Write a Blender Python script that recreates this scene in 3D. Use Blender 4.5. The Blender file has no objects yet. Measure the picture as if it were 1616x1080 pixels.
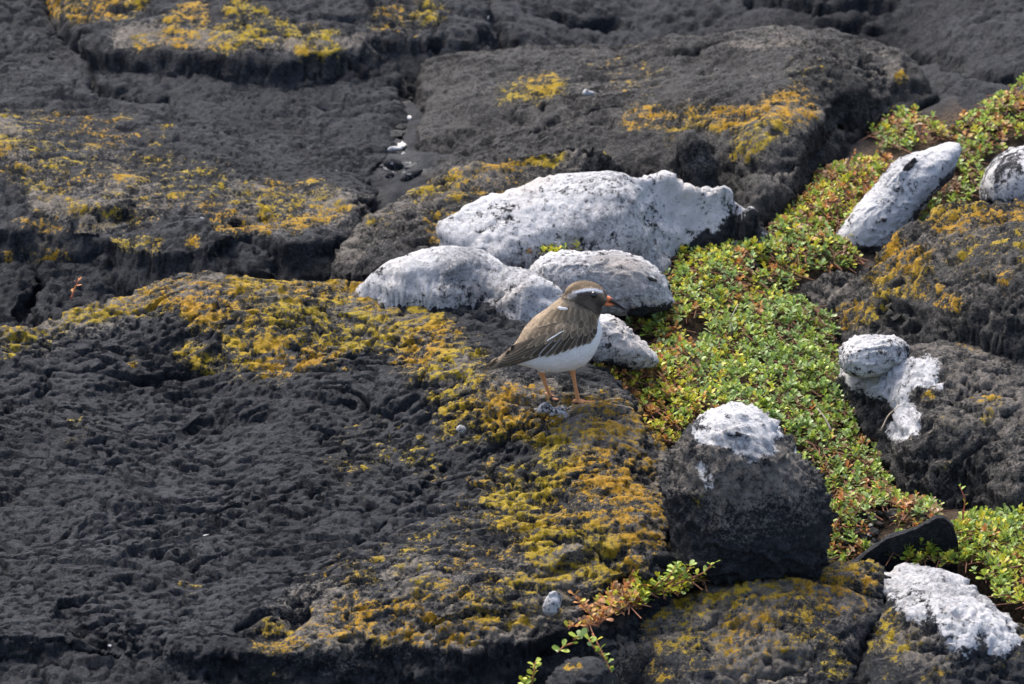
import bpy, bmesh, math, random
import numpy as np
from mathutils import Vector, Matrix
from mathutils.bvhtree import BVHTree

# ------------------------------------------------------------------ camera, sky, sun, exposure
SC = bpy.context.scene
COL = SC.collection
D, TH, S = 8.0, math.radians(24.0), 0.00082          # camera distance, pitch, metres per photo pixel at the bird
ST, CT = math.sin(TH), math.cos(TH)
CAM = np.array([0.0, -D*CT, D*ST])
RIGHT = np.array([1.0, 0, 0]); FWD = np.array([0, CT, -ST]); UP = np.array([0, ST, CT])
cam = bpy.data.cameras.new('camera'); camo = bpy.data.objects.new('camera', cam); COL.objects.link(camo)
camo.location = CAM; camo.rotation_euler = (math.pi/2 - TH, 0, 0)
cam.sensor_width = 36.0; cam.lens = 36.0*D/(1616*S); cam.clip_end = 500; cam.clip_start = 0.1
cam.dof.use_dof = True; cam.dof.focus_distance = D - 0.32; cam.dof.aperture_fstop = 10.5
SC.camera = camo
SUN_EL, SUN_AZ = math.radians(55), math.radians(-30)   # azimuth from +Y (away from camera), negative = to the left
w = bpy.data.worlds.new('World'); SC.world = w; w.use_nodes = True
nt = w.node_tree; bg = nt.nodes['Background']
sky = nt.nodes.new('ShaderNodeTexSky'); sky.sky_type = 'NISHITA'; sky.sun_disc = False
sky.sun_elevation = SUN_EL; sky.sun_rotation = SUN_AZ; sky.air_density = 0.9; sky.dust_density = 4.0; sky.ozone_density = 0.9
nt.links.new(sky.outputs[0], bg.inputs[0]); bg.inputs[1].default_value = 0.15
sun = bpy.data.lights.new('sun', 'SUN'); sun.energy = 1.8; sun.angle = math.radians(20); sun.color = (1.0, 0.975, 0.94)
suno = bpy.data.objects.new('sun', sun); COL.objects.link(suno)
sd = Vector((math.sin(SUN_AZ)*math.cos(SUN_EL), math.cos(SUN_AZ)*math.cos(SUN_EL), math.sin(SUN_EL)))
suno.rotation_euler = sd.to_track_quat('Z', 'Y').to_euler(); suno.location = sd*20
SC.view_settings.view_transform = 'Standard'; SC.view_settings.look = 'None'
SC.view_settings.exposure = 1.4; SC.view_settings.gamma = 1.0
try:
    SC.cycles.use_denoising = True; SC.cycles.max_bounces = 6; SC.cycles.diffuse_bounces = 3
except Exception:
    pass
random.seed(7); RNG = np.random.default_rng(7)

# ------------------------------------------------------------------ maths helpers
def ray(px, py):
    return FWD + RIGHT*((px-808)*S/D) + UP*((540-py)*S/D)
def at_z(px, py, z):
    d = ray(px, py); t = (z-CAM[2])/d[2]; return CAM + d*t
def at_y(px, py, y):
    d = ray(px, py); t = (y-CAM[1])/d[1]; return CAM + d*t
_p = np.random.default_rng(11).permutation(256); PERM = np.concatenate([_p, _p, _p]).astype(np.int32)
_g = np.random.default_rng(12).normal(size=(256, 3)); GRAD = (_g/np.linalg.norm(_g, axis=1)[:, None]).astype(np.float32)
def pn(P, f=1.0, off=0.0):
    """gradient noise about -1..1 at points P*f"""
    fx, fy, fz = (f if isinstance(f, tuple) else (f, f, f))
    Q = np.empty((len(P), 3), np.float32)
    Q[:, 0] = P[:, 0]*fx+off*1.31+101.3; Q[:, 1] = P[:, 1]*fy+off*0.77+57.1; Q[:, 2] = P[:, 2]*fz+off*1.7+33.7
    I = np.floor(Q).astype(np.int32); F = Q-I; I &= 255
    U = F*F*F*(F*(F*6-15)+10)
    r = 0
    for a in (0, 1):
        wa = U[:, 0] if a else 1-U[:, 0]
        pa = PERM[I[:, 0]+a]
        for b in (0, 1):
            wb = wa*(U[:, 1] if b else 1-U[:, 1])
            pb = PERM[pa+I[:, 1]+b]
            for c in (0, 1):
                g = GRAD[PERM[pb+((I[:, 2]+c) & 255)]]
                d = g[:, 0]*(F[:, 0]-a)+g[:, 1]*(F[:, 1]-b)+g[:, 2]*(F[:, 2]-c)
                r = r + d*wb*(U[:, 2] if c else 1-U[:, 2])
    return r*1.6
def fbm(P, f, o, off=0.0, gain=0.5):
    r = 0; a = 1.0
    for i in range(o):
        ff = tuple(x*2.03**i for x in f) if isinstance(f, tuple) else f*2.03**i
        r = r + a*pn(P, ff, off+i*7.3); a *= gain
    return r
def ss(a, b, x):
    t = np.clip((x-a)/(b-a), 0, 1); return t*t*(3-2*t)
class TPS:
    def __init__(s, xy, z, reg=1e-4):
        n = len(xy); s.c = np.asarray(xy, float)
        K = s.k(s.c, s.c)+np.eye(n)*reg; Pm = np.c_[np.ones(n), s.c]
        A = np.zeros((n+3, n+3)); A[:n, :n] = K; A[:n, n:] = Pm; A[n:, :n] = Pm.T
        s.w = np.linalg.solve(A, np.r_[z, 0, 0, 0])
    @staticmethod
    def k(a, b):
        d2 = ((a[:, None, :]-b[None, :, :])**2).sum(2)+1e-12
        return 0.5*d2*np.log(d2)
    def __call__(s, xy):
        xy = np.atleast_2d(xy); out = np.empty(len(xy))
        for i in range(0, len(xy), 40000):
            q = xy[i:i+40000]; out[i:i+40000] = s.k(q, s.c)@s.w[:-3]+np.c_[np.ones(len(q)), q]@s.w[-3:]
        return out
def seg_dist(UV, pts, closed=False):
    pts = np.asarray(pts, float); n = len(pts); d = np.full(len(UV), 1e9)
    if n == 1: return np.hypot(UV[:, 0]-pts[0, 0], UV[:, 1]-pts[0, 1])
    for i in range(n if closed else n-1):
        a = pts[i]; b = pts[(i+1) % n]; ab = b-a; L = ab@ab+1e-12
        t = np.clip(((UV[:, 0]-a[0])*ab[0]+(UV[:, 1]-a[1])*ab[1])/L, 0, 1)
        d = np.minimum(d, np.hypot(UV[:, 0]-a[0]-t*ab[0], UV[:, 1]-a[1]-t*ab[1]))
    return d
def inside(UV, poly):
    poly = np.asarray(poly, float); n = len(poly); r = np.zeros(len(UV), bool); x, y = UV[:, 0], UV[:, 1]
    for i in range(n):
        x0, y0 = poly[i]; x1, y1 = poly[(i+1) % n]
        if y0 == y1: continue
        c = ((y0 > y) != (y1 > y)) & (x < (x1-x0)*(y-y0)/(y1-y0)+x0); r ^= c
    return r
def sdist(UV, poly):
    d = seg_dist(UV, poly, True); return np.where(inside(UV, poly), d, -d)
def chaikin(p, n=2):
    p = np.asarray(p, float)
    for _ in range(n):
        q = np.roll(p, -1, 0); p = np.stack([p*.75+q*.25, p*.25+q*.75], 1).reshape(-1, p.shape[1])
    return p

# ------------------------------------------------------------------ mesh / object helpers
def mesh_np(name, V, Fq, attrs=None, cols=None, smooth=True):
    V = np.asarray(V, np.float32); Fq = np.asarray(Fq, np.int32)
    me = bpy.data.meshes.new(name); k = Fq.shape[1]
    me.vertices.add(len(V)); me.vertices.foreach_set('co', V.ravel())
    me.loops.add(Fq.size); me.loops.foreach_set('vertex_index', Fq.ravel())
    me.polygons.add(len(Fq)); me.polygons.foreach_set('loop_start', np.arange(0, Fq.size, k, dtype=np.int32))
    me.polygons.foreach_set('loop_total', np.full(len(Fq), k, np.int32))
    me.polygons.foreach_set('use_smooth', np.full(len(Fq), smooth, bool))
    for n, a in (attrs or {}).items():
        at = me.attributes.new(n, 'FLOAT', 'POINT'); at.data.foreach_set('value', np.asarray(a, np.float32))
    if cols is not None:
        at = me.attributes.new('col', 'FLOAT_COLOR', 'POINT')
        c = np.ones((len(V), 4), np.float32); c[:, :3] = cols; at.data.foreach_set('color', c.ravel())
    me.update(calc_edges=True); me.validate()
    return me
def obj(name, me, mat=None, parent=None, loc=None):
    o = bpy.data.objects.new(name, me); COL.objects.link(o)
    if mat is not None: me.materials.append(mat)
    if parent is not None: o.parent = parent
    if loc is not None: o.location = loc
    return o
def tag(o, label=None, cat=None, group=None, kind=None):
    if label: o['label'] = label
    if cat: o['category'] = cat
    if group: o['group'] = group
    if kind: o['kind'] = kind
    return o
def empty(name, loc):
    o = bpy.data.objects.new(name, None); COL.objects.link(o); o.location = loc; o.empty_display_size = 0.02; return o
def tube(path, rad, n=6):
    """closed tapered tube along path -> V, F(quads)"""
    P = [np.asarray(p, float) for p in path]; V = []; F = []
    R = rad if hasattr(rad, '__len__') else [rad]*len(P)
    prev = np.array([0.3, 0.2, 0.93])
    for i, p in enumerate(P):
        t = P[min(i+1, len(P)-1)]-P[max(i-1, 0)]; t = t/(np.linalg.norm(t)+1e-9)
        u = np.cross(t, prev); u /= np.linalg.norm(u)+1e-9; v = np.cross(t, u); prev = np.cross(u, t) if False else prev
        for k in range(n):
            a = 2*math.pi*k/n; V.append(p+R[i]*(math.cos(a)*u+math.sin(a)*v))
    for i in range(len(P)-1):
        for k in range(n):
            F.append((i*n+k, i*n+(k+1) % n, (i+1)*n+(k+1) % n, (i+1)*n+k))
    a = len(V); V.append(P[0]); b = len(V); V.append(P[-1]); m = (len(P)-1)*n
    for k in range(0, n):
        F.append((a, (k+1) % n, k, k)); F.append((b, m+k, m+(k+1) % n, m+(k+1) % n))
    return np.array(V), F
def fix_quads(F):
    """drop degenerate repeated corners -> list of polygons"""
    out = []
    for f in F:
        g = []
        for x in f:
            if x not in g: g.append(x)
        out.append(tuple(g))
    return out
def mesh_py(name, V, F, cols=None, smooth=True):
    me = bpy.data.meshes.new(name); me.from_pydata([tuple(map(float, v)) for v in V], [], fix_quads(F))
    if cols is not None:
        at = me.attributes.new('col', 'FLOAT_COLOR', 'POINT')
        c = np.ones((len(V), 4), np.float32); c[:, :3] = cols; at.data.foreach_set('color', c.ravel())
    if smooth: me.polygons.foreach_set('use_smooth', np.ones(len(me.polygons), bool))
    me.update(); return me

# ------------------------------------------------------------------ materials
class NB:
    def __init__(s, name):
        s.m = bpy.data.materials.new(name); s.m.use_nodes = True; s.t = s.m.node_tree; s.t.nodes.clear()
        s.tc = s.t.nodes.new('ShaderNodeTexCoord')
    def n(s, ty, **kw):
        nd = s.t.nodes.new('ShaderNode'+ty)
        for k, v in kw.items(): setattr(nd, k, v)
        return nd
    def put(s, sock, v):
        if v is None: return
        if isinstance(v, bpy.types.NodeSocket): s.t.links.new(v, sock)
        else:
            if isinstance(v, (tuple, list)) and len(v) == 3 and sock.type == 'RGBA': v = (*v, 1)
            sock.default_value = v
    def noise(s, scale, detail=3, rough=0.5, vec=None, dist=0.0):
        nd = s.n('TexNoise'); s.put(nd.inputs['Vector'], vec or s.tc.outputs['Object'])
        nd.inputs['Scale'].default_value = scale; nd.inputs['Detail'].default_value = detail
        nd.inputs['Roughness'].default_value = rough; nd.inputs['Distortion'].default_value = dist
        return nd.outputs['Fac']
    def vor(s, scale, vec=None, feature='F1', out='Distance'):
        nd = s.n('TexVoronoi', feature=feature); s.put(nd.inputs['Vector'], vec or s.tc.outputs['Object'])
        nd.inputs['Scale'].default_value = scale; return nd.outputs[out]
    def attr(s, name, out='Fac'):
        nd = s.n('Attribute'); nd.attribute_name = name; return nd.outputs[out]
    def math(s, op, a, b=None, c=None, clamp=False):
        nd = s.n('Math', operation=op, use_clamp=clamp)
        for i, v in enumerate((a, b, c)):
            if v is not None: s.put(nd.inputs[i], v)
        return nd.outputs[0]
    def step(s, lo, hi, v, a=0.0, b=1.0):
        nd = s.n('MapRange', interpolation_type='SMOOTHSTEP')
        s.put(nd.inputs[0], v); s.put(nd.inputs[1], lo); s.put(nd.inputs[2], hi); s.put(nd.inputs[3], a); s.put(nd.inputs[4], b)
        return nd.outputs[0]
    def mix(s, f, a, b, mode='MIX'):
        nd = s.n('Mix', data_type='RGBA', blend_type=mode)
        s.put(nd.inputs[0], f); s.put(nd.inputs[6], a); s.put(nd.inputs[7], b); return nd.outputs[2]
    def bump(s, h, dist, strength=1.0, nrm=None):
        nd = s.n('Bump'); s.put(nd.inputs['Height'], h); nd.inputs['Distance'].default_value = dist
        nd.inputs['Strength'].default_value = strength; s.put(nd.inputs['Normal'], nrm); return nd.outputs[0]
    def out(s, col, rough=0.8, nrm=None, spec=0.3, transl=0.0):
        b = s.n('BsdfPrincipled'); s.put(b.inputs['Base Color'], col); s.put(b.inputs['Roughness'], rough)
        b.inputs['Specular IOR Level'].default_value = spec; s.put(b.inputs['Normal'], nrm)
        sh = b.outputs[0]
        if transl:
            t = s.n('BsdfTranslucent'); s.put(t.inputs[0], col); mx = s.n('MixShader'); mx.inputs[0].default_value = transl
            s.t.links.new(sh, mx.inputs[1]); s.t.links.new(t.outputs[0], mx.inputs[2]); sh = mx.outputs[0]
        o = s.n('OutputMaterial'); s.t.links.new(sh, o.inputs[0]); return s.m

def rock_mat(name, dark=(0.0065, 0.0078, 0.0108), mid=(0.037, 0.039, 0.0445), crustc=(0.23, 0.20, 0.17)):
    b = NB(name)
    f1 = b.noise(125, 4, 0.72); f2 = b.noise(280, 3, 0.78); d1 = b.math('SUBTRACT', f1, 0.5); d2 = b.math('SUBTRACT', f2, 0.5)
    tone = b.math('ADD', b.attr('tone'), b.math('ADD', b.math('MULTIPLY', d1, 3.2), b.math('MULTIPLY', d2, 4.2)))
    c = b.mix(b.step(0.0, 1.0, tone), dark, mid)
    # grey crust lichen
    cf = b.step(0.50, 0.80, b.math('ADD', b.attr('crust'), b.math('ADD', b.math('MULTIPLY', d2, 1.7), b.math('MULTIPLY', d1, 0.8))))
    cc = b.mix(b.step(0.3, 0.7, b.math('ADD', f1, b.math('MULTIPLY', d2, -0.8))), b.mix(1.0, crustc, (0.5, 0.5, 0.5), 'MULTIPLY'), b.mix(1.0, crustc, (1.3, 1.3, 1.28), 'MULTIPLY'))
    c = b.mix(b.math('MULTIPLY', cf, 0.85), c, cc)
    # orange lichen
    ls = b.math('ADD', b.attr('lichen'), b.math('ADD', b.math('MULTIPLY', d1, 1.9), b.math('MULTIPLY', d2, 1.15)))
    film = b.step(0.48, 0.95, b.math('ADD', b.attr('lichen'), b.math('ADD', b.math('MULTIPLY', d2, 1.4), b.math('MULTIPLY', d1, 0.7))))
    c = b.mix(b.math('MULTIPLY', film, 0.42), c, b.mix(f1, (0.07, 0.062, 0.035), (0.21, 0.16, 0.05)))
    lf = b.step(0.80, 0.87, ls)
    lc = b.mix(b.step(0.2, 0.8, b.attr('hue')), (0.46, 0.33, 0.012), (0.52, 0.275, 0.009))
    lc = b.mix(b.step(0.42, 0.66, b.math('ADD', f2, b.math('MULTIPLY', d1, -0.5))), lc, b.mix(1.0, lc, (0.45, 0.43, 0.5), 'MULTIPLY'))
    lc = b.mix(b.step(1.02, 0.78, ls), lc, b.mix(0.55, lc, (0.17, 0.14, 0.06)))
    c = b.mix(b.math('MULTIPLY', lf, 0.95), c, lc)
    # white guano coat
    ws = b.math('ADD', b.attr('white'), b.math('ADD', b.math('MULTIPLY', d1, 1.4), b.math('MULTIPLY', d2, 0.5)))
    wf = b.step(0.38, 0.66, ws)
    wt = b.math('ADD', b.attr('tone'), b.math('ADD', b.math('MULTIPLY', d1, 2.2), b.math('MULTIPLY', d2, 1.6)))
    wc = b.mix(b.step(-0.2, 0.8, wt), (0.28, 0.275, 0.28), (0.75, 0.735, 0.73))
    wc = b.mix(b.math('MULTIPLY', b.step(0.55, 0.95, b.attr('hue')), 0.45), wc, (0.60, 0.50, 0.40))
    wc = b.mix(b.math('MULTIPLY', b.step(0.385, 0.33, b.math('ADD', f1, b.math('MULTIPLY', d2, 0.35))), 0.9), wc, (0.085, 0.08, 0.085))
    c = b.mix(wf, c, wc)
    nrm = b.bump(b.noise(140, 5, 0.82), 0.012, 1.0)
    return b.out(c, 0.78, nrm, 0.3)
ROCK = rock_mat('lava_rock')
ROCKB = rock_mat('brown_grey_rock', dark=(0.010, 0.010, 0.0105), mid=(0.068, 0.063, 0.058), crustc=(0.20, 0.175, 0.15))

def soil_mat():
    b = NB('soil_and_rock'); n = b.noise(140, 6, 0.7); s = b.attr('soil')
    rk = b.mix(b.step(0.3, 0.7, b.noise(30, 8, 0.7)), (0.024, 0.026, 0.03), (0.062, 0.062, 0.064))
    so = b.mix(b.step(0.35, 0.65, n), (0.028, 0.02, 0.014), (0.10, 0.07, 0.045))
    so = b.mix(b.step(0.25, 0.12, b.vor(160)), so, (0.16, 0.10, 0.06))
    return b.out(b.mix(s, rk, so), 0.9, b.bump(b.noise(90, 6, 0.75), 0.012), 0.2)
SOIL = soil_mat()
def leaf_mat():
    b = NB('leaf'); c = b.attr('col', 'Color')
    c = b.mix(b.step(0.3, 0.7, b.noise(300, 2)), b.mix(1.0, c, (0.8, 0.82, 0.8), 'MULTIPLY'), c)
    return b.out(c, 0.48, None, 0.4, 0.3)
LEAF = leaf_mat()
def col_mat(name, rough=0.7, spec=0.3, nscale=600, amt=0.25, bump=0.0008):
    b = NB(name); c = b.attr('col', 'Color'); n = b.noise(nscale, 4, 0.7)
    c = b.mix(b.step(0.3, 0.7, n), b.mix(1.0, c, (1-amt,)*3, 'MULTIPLY'), b.mix(1.0, c, (1+amt*.6,)*3, 'MULTIPLY'))
    return b.out(c, rough, b.bump(n, bump), spec)
STEM = col_mat('stem', 0.75, 0.2)

# ------------------------------------------------------------------ rock detail (real relief)
def relief(P, amp=1.0, off=0.0, coarse=1.0, smooth=0.0):
    """height in metres of lava relief at points P: swells, ledges, cracks, clumps and pits; also returns how proud the spot stands"""
    h = coarse*0.013*fbm(P, 5.0, 3, off, 0.5)
    W = P+np.c_[pn(P, 9, off+60), pn(P, 9, off+61), pn(P, 9, off+62)]*0.022
    t = 2.0*fbm(W, (2.6, 8.0, 8.0), 3, off+3, 0.55)+W[:, 1]*7; fr = t-np.floor(t)
    h += amp*0.0075*(fr-ss(0.90, 0.97, fr))*ss(-0.1, 0.3, pn(P, 4.0, off+9))*(1-smooth)
    # long broken cracks, then short ones
    c1 = ss(0.10, 0.02, np.abs(fbm(W, (4.2, 13, 13), 3, off+5, 0.55)))*ss(0.0, 0.3, pn(P, (6, 9, 9), off+6))
    c2 = ss(0.13, 0.03, np.abs(fbm(W, (11, 27, 27), 2, off+15, 0.6)))*ss(-0.05, 0.3, pn(P, (10, 14, 14), off+16))
    h -= amp*(0.011*c1+0.0055*c2)*(1-smooth)
    b1 = np.abs(fbm(W, (16, 26, 26), 2, off+1, 0.55)); b2 = np.abs(pn(W, (36, 56, 56), off+2)); b3 = pn(P, (75, 105, 105), off+4); b4 = pn(P, (140, 170, 170), off+14)
    # vesicles: sharp edged pits of several sizes, drawn out along the flow
    v1 = ss(0.32, 0.44, pn(W, (26, 75, 75), off+8)); v2 = ss(0.29, 0.39, pn(W, (52, 112, 112), off+12)); v3 = ss(0.24, 0.36, pn(P, (100, 165, 165), off+13))
    clump = ss(-0.3, 0.3, pn(P, 9, off+17)); fine = 0.5+0.5*ss(-0.45, 0.45, fbm(P, (5, 9, 9), 2, off+18))
    det = amp*(0.0024*b1+0.0020*b2+(0.0014*b3+0.0012*b4)*fine)-amp*(0.0070*v1*clump+(0.0075*v2*(0.35+0.65*clump)+0.0056*v3)*fine)
    return h+det*(1-0.6*smooth), b1+0.7*b2-0.4-1.2*c1-0.6*c2-0.8*v1-0.5*v2

def signals(P, li, cr, wh, pr, off):
    lo = fbm(P, (17, 26, 26), 3, off+70, 0.6); tone = 0.45+0.5*fbm(P, 8, 3, off+71, 0.6)
    return {'lichen': np.minimum(li, 0.83)+np.where(li > 0.05, 0.20*lo+0.24*pr+0.26*fbm(P, (40, 75, 75), 2, off+75, 0.6), 0), 'crust': cr+0.3*fbm(P, 12, 3, off+72, 0.6)+0.12*pr, 'white': wh+np.where(wh > 0.02, 0.27*lo+0.10*pr, 0),
            'tone': tone, 'hue': 0.5+0.6*pn(P, 9, off+73)}

def strokes_field(UV, strokes):
    r = np.zeros(len(UV))
    for pts, rad, wt in strokes:
        r = np.maximum(r, wt*ss(1.0, 0.25, seg_dist(UV, pts)/rad))
    return r

SLABS = {}
def slab(name, label, outline, inner=(), res=0.0028, R=0.013, drop=0.14, steep=2.6, rag=0.010, amp=1.0, off=0.0, coarse=1.0,
         smooth=0.0, grooves=(), lichen=(), crust=(), white=(), dark=(), base=(0, 0, 0), mat=None, group='lava rock slabs', cat='rock', ragf=16, key=None):
    O = np.array([[*at_z(*p)[:2], p[2]] for p in outline]); I = np.array([[*at_z(*p)[:2], p[2]] for p in inner]).reshape(-1, 3)
    A = np.vstack([O, I]); T = TPS(A[:, :2], A[:, 2])
    poly = chaikin(O[:, :2], 2)
    lo, hi = poly.min(0)-0.12, poly.max(0)+0.12
    xs = np.arange(lo[0], hi[0], res); ys = np.arange(lo[1], hi[1], res*1.45)
    X, Y = np.meshgrid(xs, ys); UV = np.c_[X.ravel(), Y.ravel()]
    P3 = np.c_[UV, np.zeros(len(UV))]
    d = sdist(UV, poly)+rag*1.2*pn(P3, ragf*0.45, off+21)
    d = d+rag*fbm(P3, ragf, 4, off+20, 0.55)*ss(-0.012, 0.006, d)
    keep = d > -drop/steep
    z = T(UV)
    q = 1-np.clip(d/R, 0, 1); z = z-R*(1-np.sqrt(np.clip(1-q*q, 0, 1)))
    z = np.where(d < 0, z+d*steep, z)
    def topix(pts):
        out = []; zz = np.linspace(0.2, -0.25, 160)
        for px, py in pts:
            q = np.array([at_z(px, py, v) for v in zz]); below = zz <= T(q[:, :2])
            p = q[int(np.argmax(below)) if below.any() else 80]
            out.append((p[0], p[1]*ST+p[2]*CT))
        return out
    UVs = np.c_[UV[:, 0], UV[:, 1]*ST+z*CT]
    wob = np.c_[UVs[:, 0]+0.012*pn(P3, 14, 40), UVs[:, 1]+0.006*pn(P3, 14, 41)]
    for pts, wpx, dep in grooves:
        z = z-dep*np.exp(-(seg_dist(wob, topix(pts))/(wpx*S))**2)*(d > -0.01)
    # relief along the normal
    Z = z.reshape(X.shape); gy, gx = np.gradient(Z, res*1.45, res)
    N = np.stack([-gx.ravel(), -gy.ravel(), np.ones(Z.size)], 1); N /= np.linalg.norm(N, axis=1)[:, None]
    V = np.c_[UV, z]; k = np.where(keep)[0]; V = V[k]; N = N[k]
    h, pr = relief(V, amp, off, coarse, smooth)
    h = h+ss(0.8, 0.4, N[:, 2])*0.010*fbm(V, (14, 14, 46), 3, off+33, 0.6)
    def fld(st): return strokes_field(wob[k], [(topix(p), r*S, wt) for p, r, wt in st])
    wf = np.maximum(fld(white), base[2])
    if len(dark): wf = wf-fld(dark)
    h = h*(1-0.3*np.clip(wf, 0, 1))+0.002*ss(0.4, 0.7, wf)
    V = V+N*h[:, None]
    flat = ss(0.2, 0.55, N[:, 2]); dk = d[k]
    if base[2] > 0: wf = wf*ss(-0.022, -0.008, dk)
    at = signals(V, np.maximum(fld([(p, r*1.32, w_*1.14) for p, r, w_ in lichen]), base[0])*flat, np.maximum(fld(crust), base[1])*(0.4+0.6*flat), wf, pr, off)
    idx = np.full(X.size, -1, np.int64); idx[k] = np.arange(len(k)); G = idx.reshape(X.shape)
    F = np.stack([G[:-1, :-1].ravel(), G[:-1, 1:].ravel(), G[1:, 1:].ravel(), G[1:, :-1].ravel()], 1); F = F[(F >= 0).all(1)]
    c = np.array([V[:, 0].mean(), V[:, 1].mean(), V[:, 2].min()])
    o = obj(name, mesh_np(name, V-c, F, at), mat or ROCK, loc=c)
    tag(o, label, cat, group)
    SLABS[key or label] = (T, poly, o)
    return o
_ico = {}
def ico(n):
    if n not in _ico:
        bm = bmesh.new(); bmesh.ops.create_icosphere(bm, subdivisions=n, radius=1.0)
        _ico[n] = (np.array([v.co[:] for v in bm.verts]), np.array([[v.index for v in f.verts] for f in bm.faces], np.int32)); bm.free()
    return _ico[n]
def boulder(name, label, outline, y, depth, sub=6, e=0.75, amp=0.6, off=0.0, lump=0.1, white=(), dark=(), lichen=(), crust=(), base=(0, 0, 0),
            mat=None, group=None, cat='rock', smooth=0.3, sm=9, coarse=0.4, tilt=0.0):
    n, F = ico(sub); poly = np.array(outline, float)
    cp = (poly.min(0)+poly.max(0))/2; a2 = poly.mean(0); cp = (cp+a2)/2
    C = at_y(cp[0], cp[1], y); sc = S*np.linalg.norm(C-CAM)/D
    pl = chaikin((poly-cp)*[sc, -sc], 1)
    ang = np.linspace(-math.pi, math.pi, 361)[:-1]; Rr = np.zeros(360)
    for i, a in enumerate(ang):
        dx, dy = math.cos(a), math.sin(a); best = 0.001
        for j in range(len(pl)):
            p, q = pl[j], pl[(j+1) % len(pl)]; ex, ey = q-p; den = dx*ey-dy*ex
            if abs(den) < 1e-12: continue
            t = (p[0]*ey-p[1]*ex)/den; u = (p[0]*dy-p[1]*dx)/den
            if t > 0 and -1e-6 <= u <= 1+1e-6: best = max(best, t)
        Rr[i] = best
    k = np.ones(sm)/sm; Rr = np.convolve(np.r_[Rr[-20:], Rr, Rr[:20]], k, 'same')[20:-20]
    ph = np.arctan2(n[:, 1], n[:, 0]); rho = np.hypot(n[:, 0], n[:, 1])
    R = np.interp(ph, np.r_[ang, math.pi], np.r_[Rr, Rr[0]])
    rp = rho**e; cz = np.sign(n[:, 2])*np.abs(n[:, 2])**e
    fw = FWD*math.cos(tilt)+UP*math.sin(tilt)
    V = C+RIGHT*(R*rp*np.cos(ph))[:, None]+UP*(R*rp*np.sin(ph))[:, None]+fw*(cz*depth)[:, None]
    size = Rr.mean()
    me0 = mesh_np('tmp', V, F); N = np.empty(len(V)*3, np.float32); me0.vertices.foreach_get('normal', N); N = N.reshape(-1, 3); bpy.data.meshes.remove(me0)
    V = V+N*(lump*size*fbm(V, 0.55/size, 2, off+50))[:, None]
    h, pr = relief(V, amp, off, coarse, smooth)
    UV = np.c_[(V-C)@RIGHT, (V-C)@UP]; wob = UV+np.c_[0.006*pn(V, 30, 40), 0.006*pn(V, 30, 41)]
    def fld(st): return strokes_field(wob, [([((p[0]-cp[0])*sc, (cp[1]-p[1])*sc) for p in pts], r*sc, wt) for pts, r, wt in st])
    wf = np.maximum(fld(white), base[2])
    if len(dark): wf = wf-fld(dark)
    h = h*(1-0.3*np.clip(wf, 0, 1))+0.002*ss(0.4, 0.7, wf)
    V = V+N*h[:, None]
    at = signals(V, np.maximum(fld(lichen), base[0]), np.maximum(fld(crust), base[1]), wf, pr, off)
    c = np.array([C[0], C[1], V[:, 2].min()])
    o = obj(name, mesh_np(name, V-c, F, at), mat or ROCK, loc=c)
    return tag(o, label, cat, group)

# ------------------------------------------------------------------ ground (one sheet to the horizon)
gctl = [(1200, 560, -.005), (1350, 850, -.075), (1060, 430, .03), (1180, 400, .035), (1300, 290, .045), (1450, 200, .055), (1600, 150, .07), (1700, 250, .05), (1380, 340, .04),
        (1000, 580, .02), (970, 600, .03), (1050, 640, .005), (1050, 760, -.03), (1200, 700, -.03), (1300, 560, -.01), (1380, 720, -.055), (1500, 885, -.065), (1600, 890, -.06), (1700, 930, -.065), (1480, 800, -.09), (1560, 780, -.10),
        (1000, 930, -.045), (940, 970, -.055), (890, 1030, -.085), (840, 1070, -.11), (700, 1090, -.15), (1060, 900, -.055), (300, 800, -.14), (100, 450, -.08), (300, 440, -.08), (300, 250, -.07), (640, 240, .03),
        (620, 280, .03), (640, 180, .035), (900, 200, -.02), (1100, 330, -.02), (1200, 150, -.02), (1000, -50, -.03), (200, 0, -.04), (1600, 50, -.02), (1600, 650, -.08), (1600, 450, -.03), (1200, 1000, -.17), (1500, 1050, -.17), (300, 1150, -.2)]
gp = np.array([[*at_z(*p)[:2], p[2]] for p in gctl])
for ang in range(12):
    gp = np.vstack([gp, [2.6*math.cos(ang*math.pi/6), 0.3+2.6*math.sin(ang*math.pi/6), -0.10]])
GT = TPS(gp[:, :2], gp[:, 2], 2e-4)
def ground_z(xy):
    xy = np.atleast_2d(xy); r = np.hypot(xy[:, 0], xy[:, 1]-0.3); b = ss(1.9, 2.6, r)
    q = xy*np.where(r > 2.6, 2.6/np.maximum(r, 1e-6), 1)[:, None]
    return GT(q)*(1-b)-0.10*b
def axis(a, b, res, far):
    core = np.arange(a, b, res); out = []; x = 0; st = res
    while x < far: st *= 1.12; x += st; out.append(x)
    out = np.array(out); return np.r_[(a-out)[::-1], core, b+out]
xs = axis(-1.1, 1.2, 0.011, 120); ys = axis(-1.3, 1.9, 0.014, 160)
X, Y = np.meshgrid(xs, ys); UV = np.c_[X.ravel(), Y.ravel()]; z = ground_z(UV)
P3 = np.c_[UV, z]; rr = np.hypot(UV[:, 0], UV[:, 1]-0.3); near = ss(4, 2, rr)
z = z+0.006*fbm(P3, 16, 4, 3)*near+0.05*fbm(P3, 1.3, 4, 9)*ss(1.6, 3.5, rr)+0.25*fbm(P3, 0.21, 3, 19)*ss(4, 14, rr)
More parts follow.
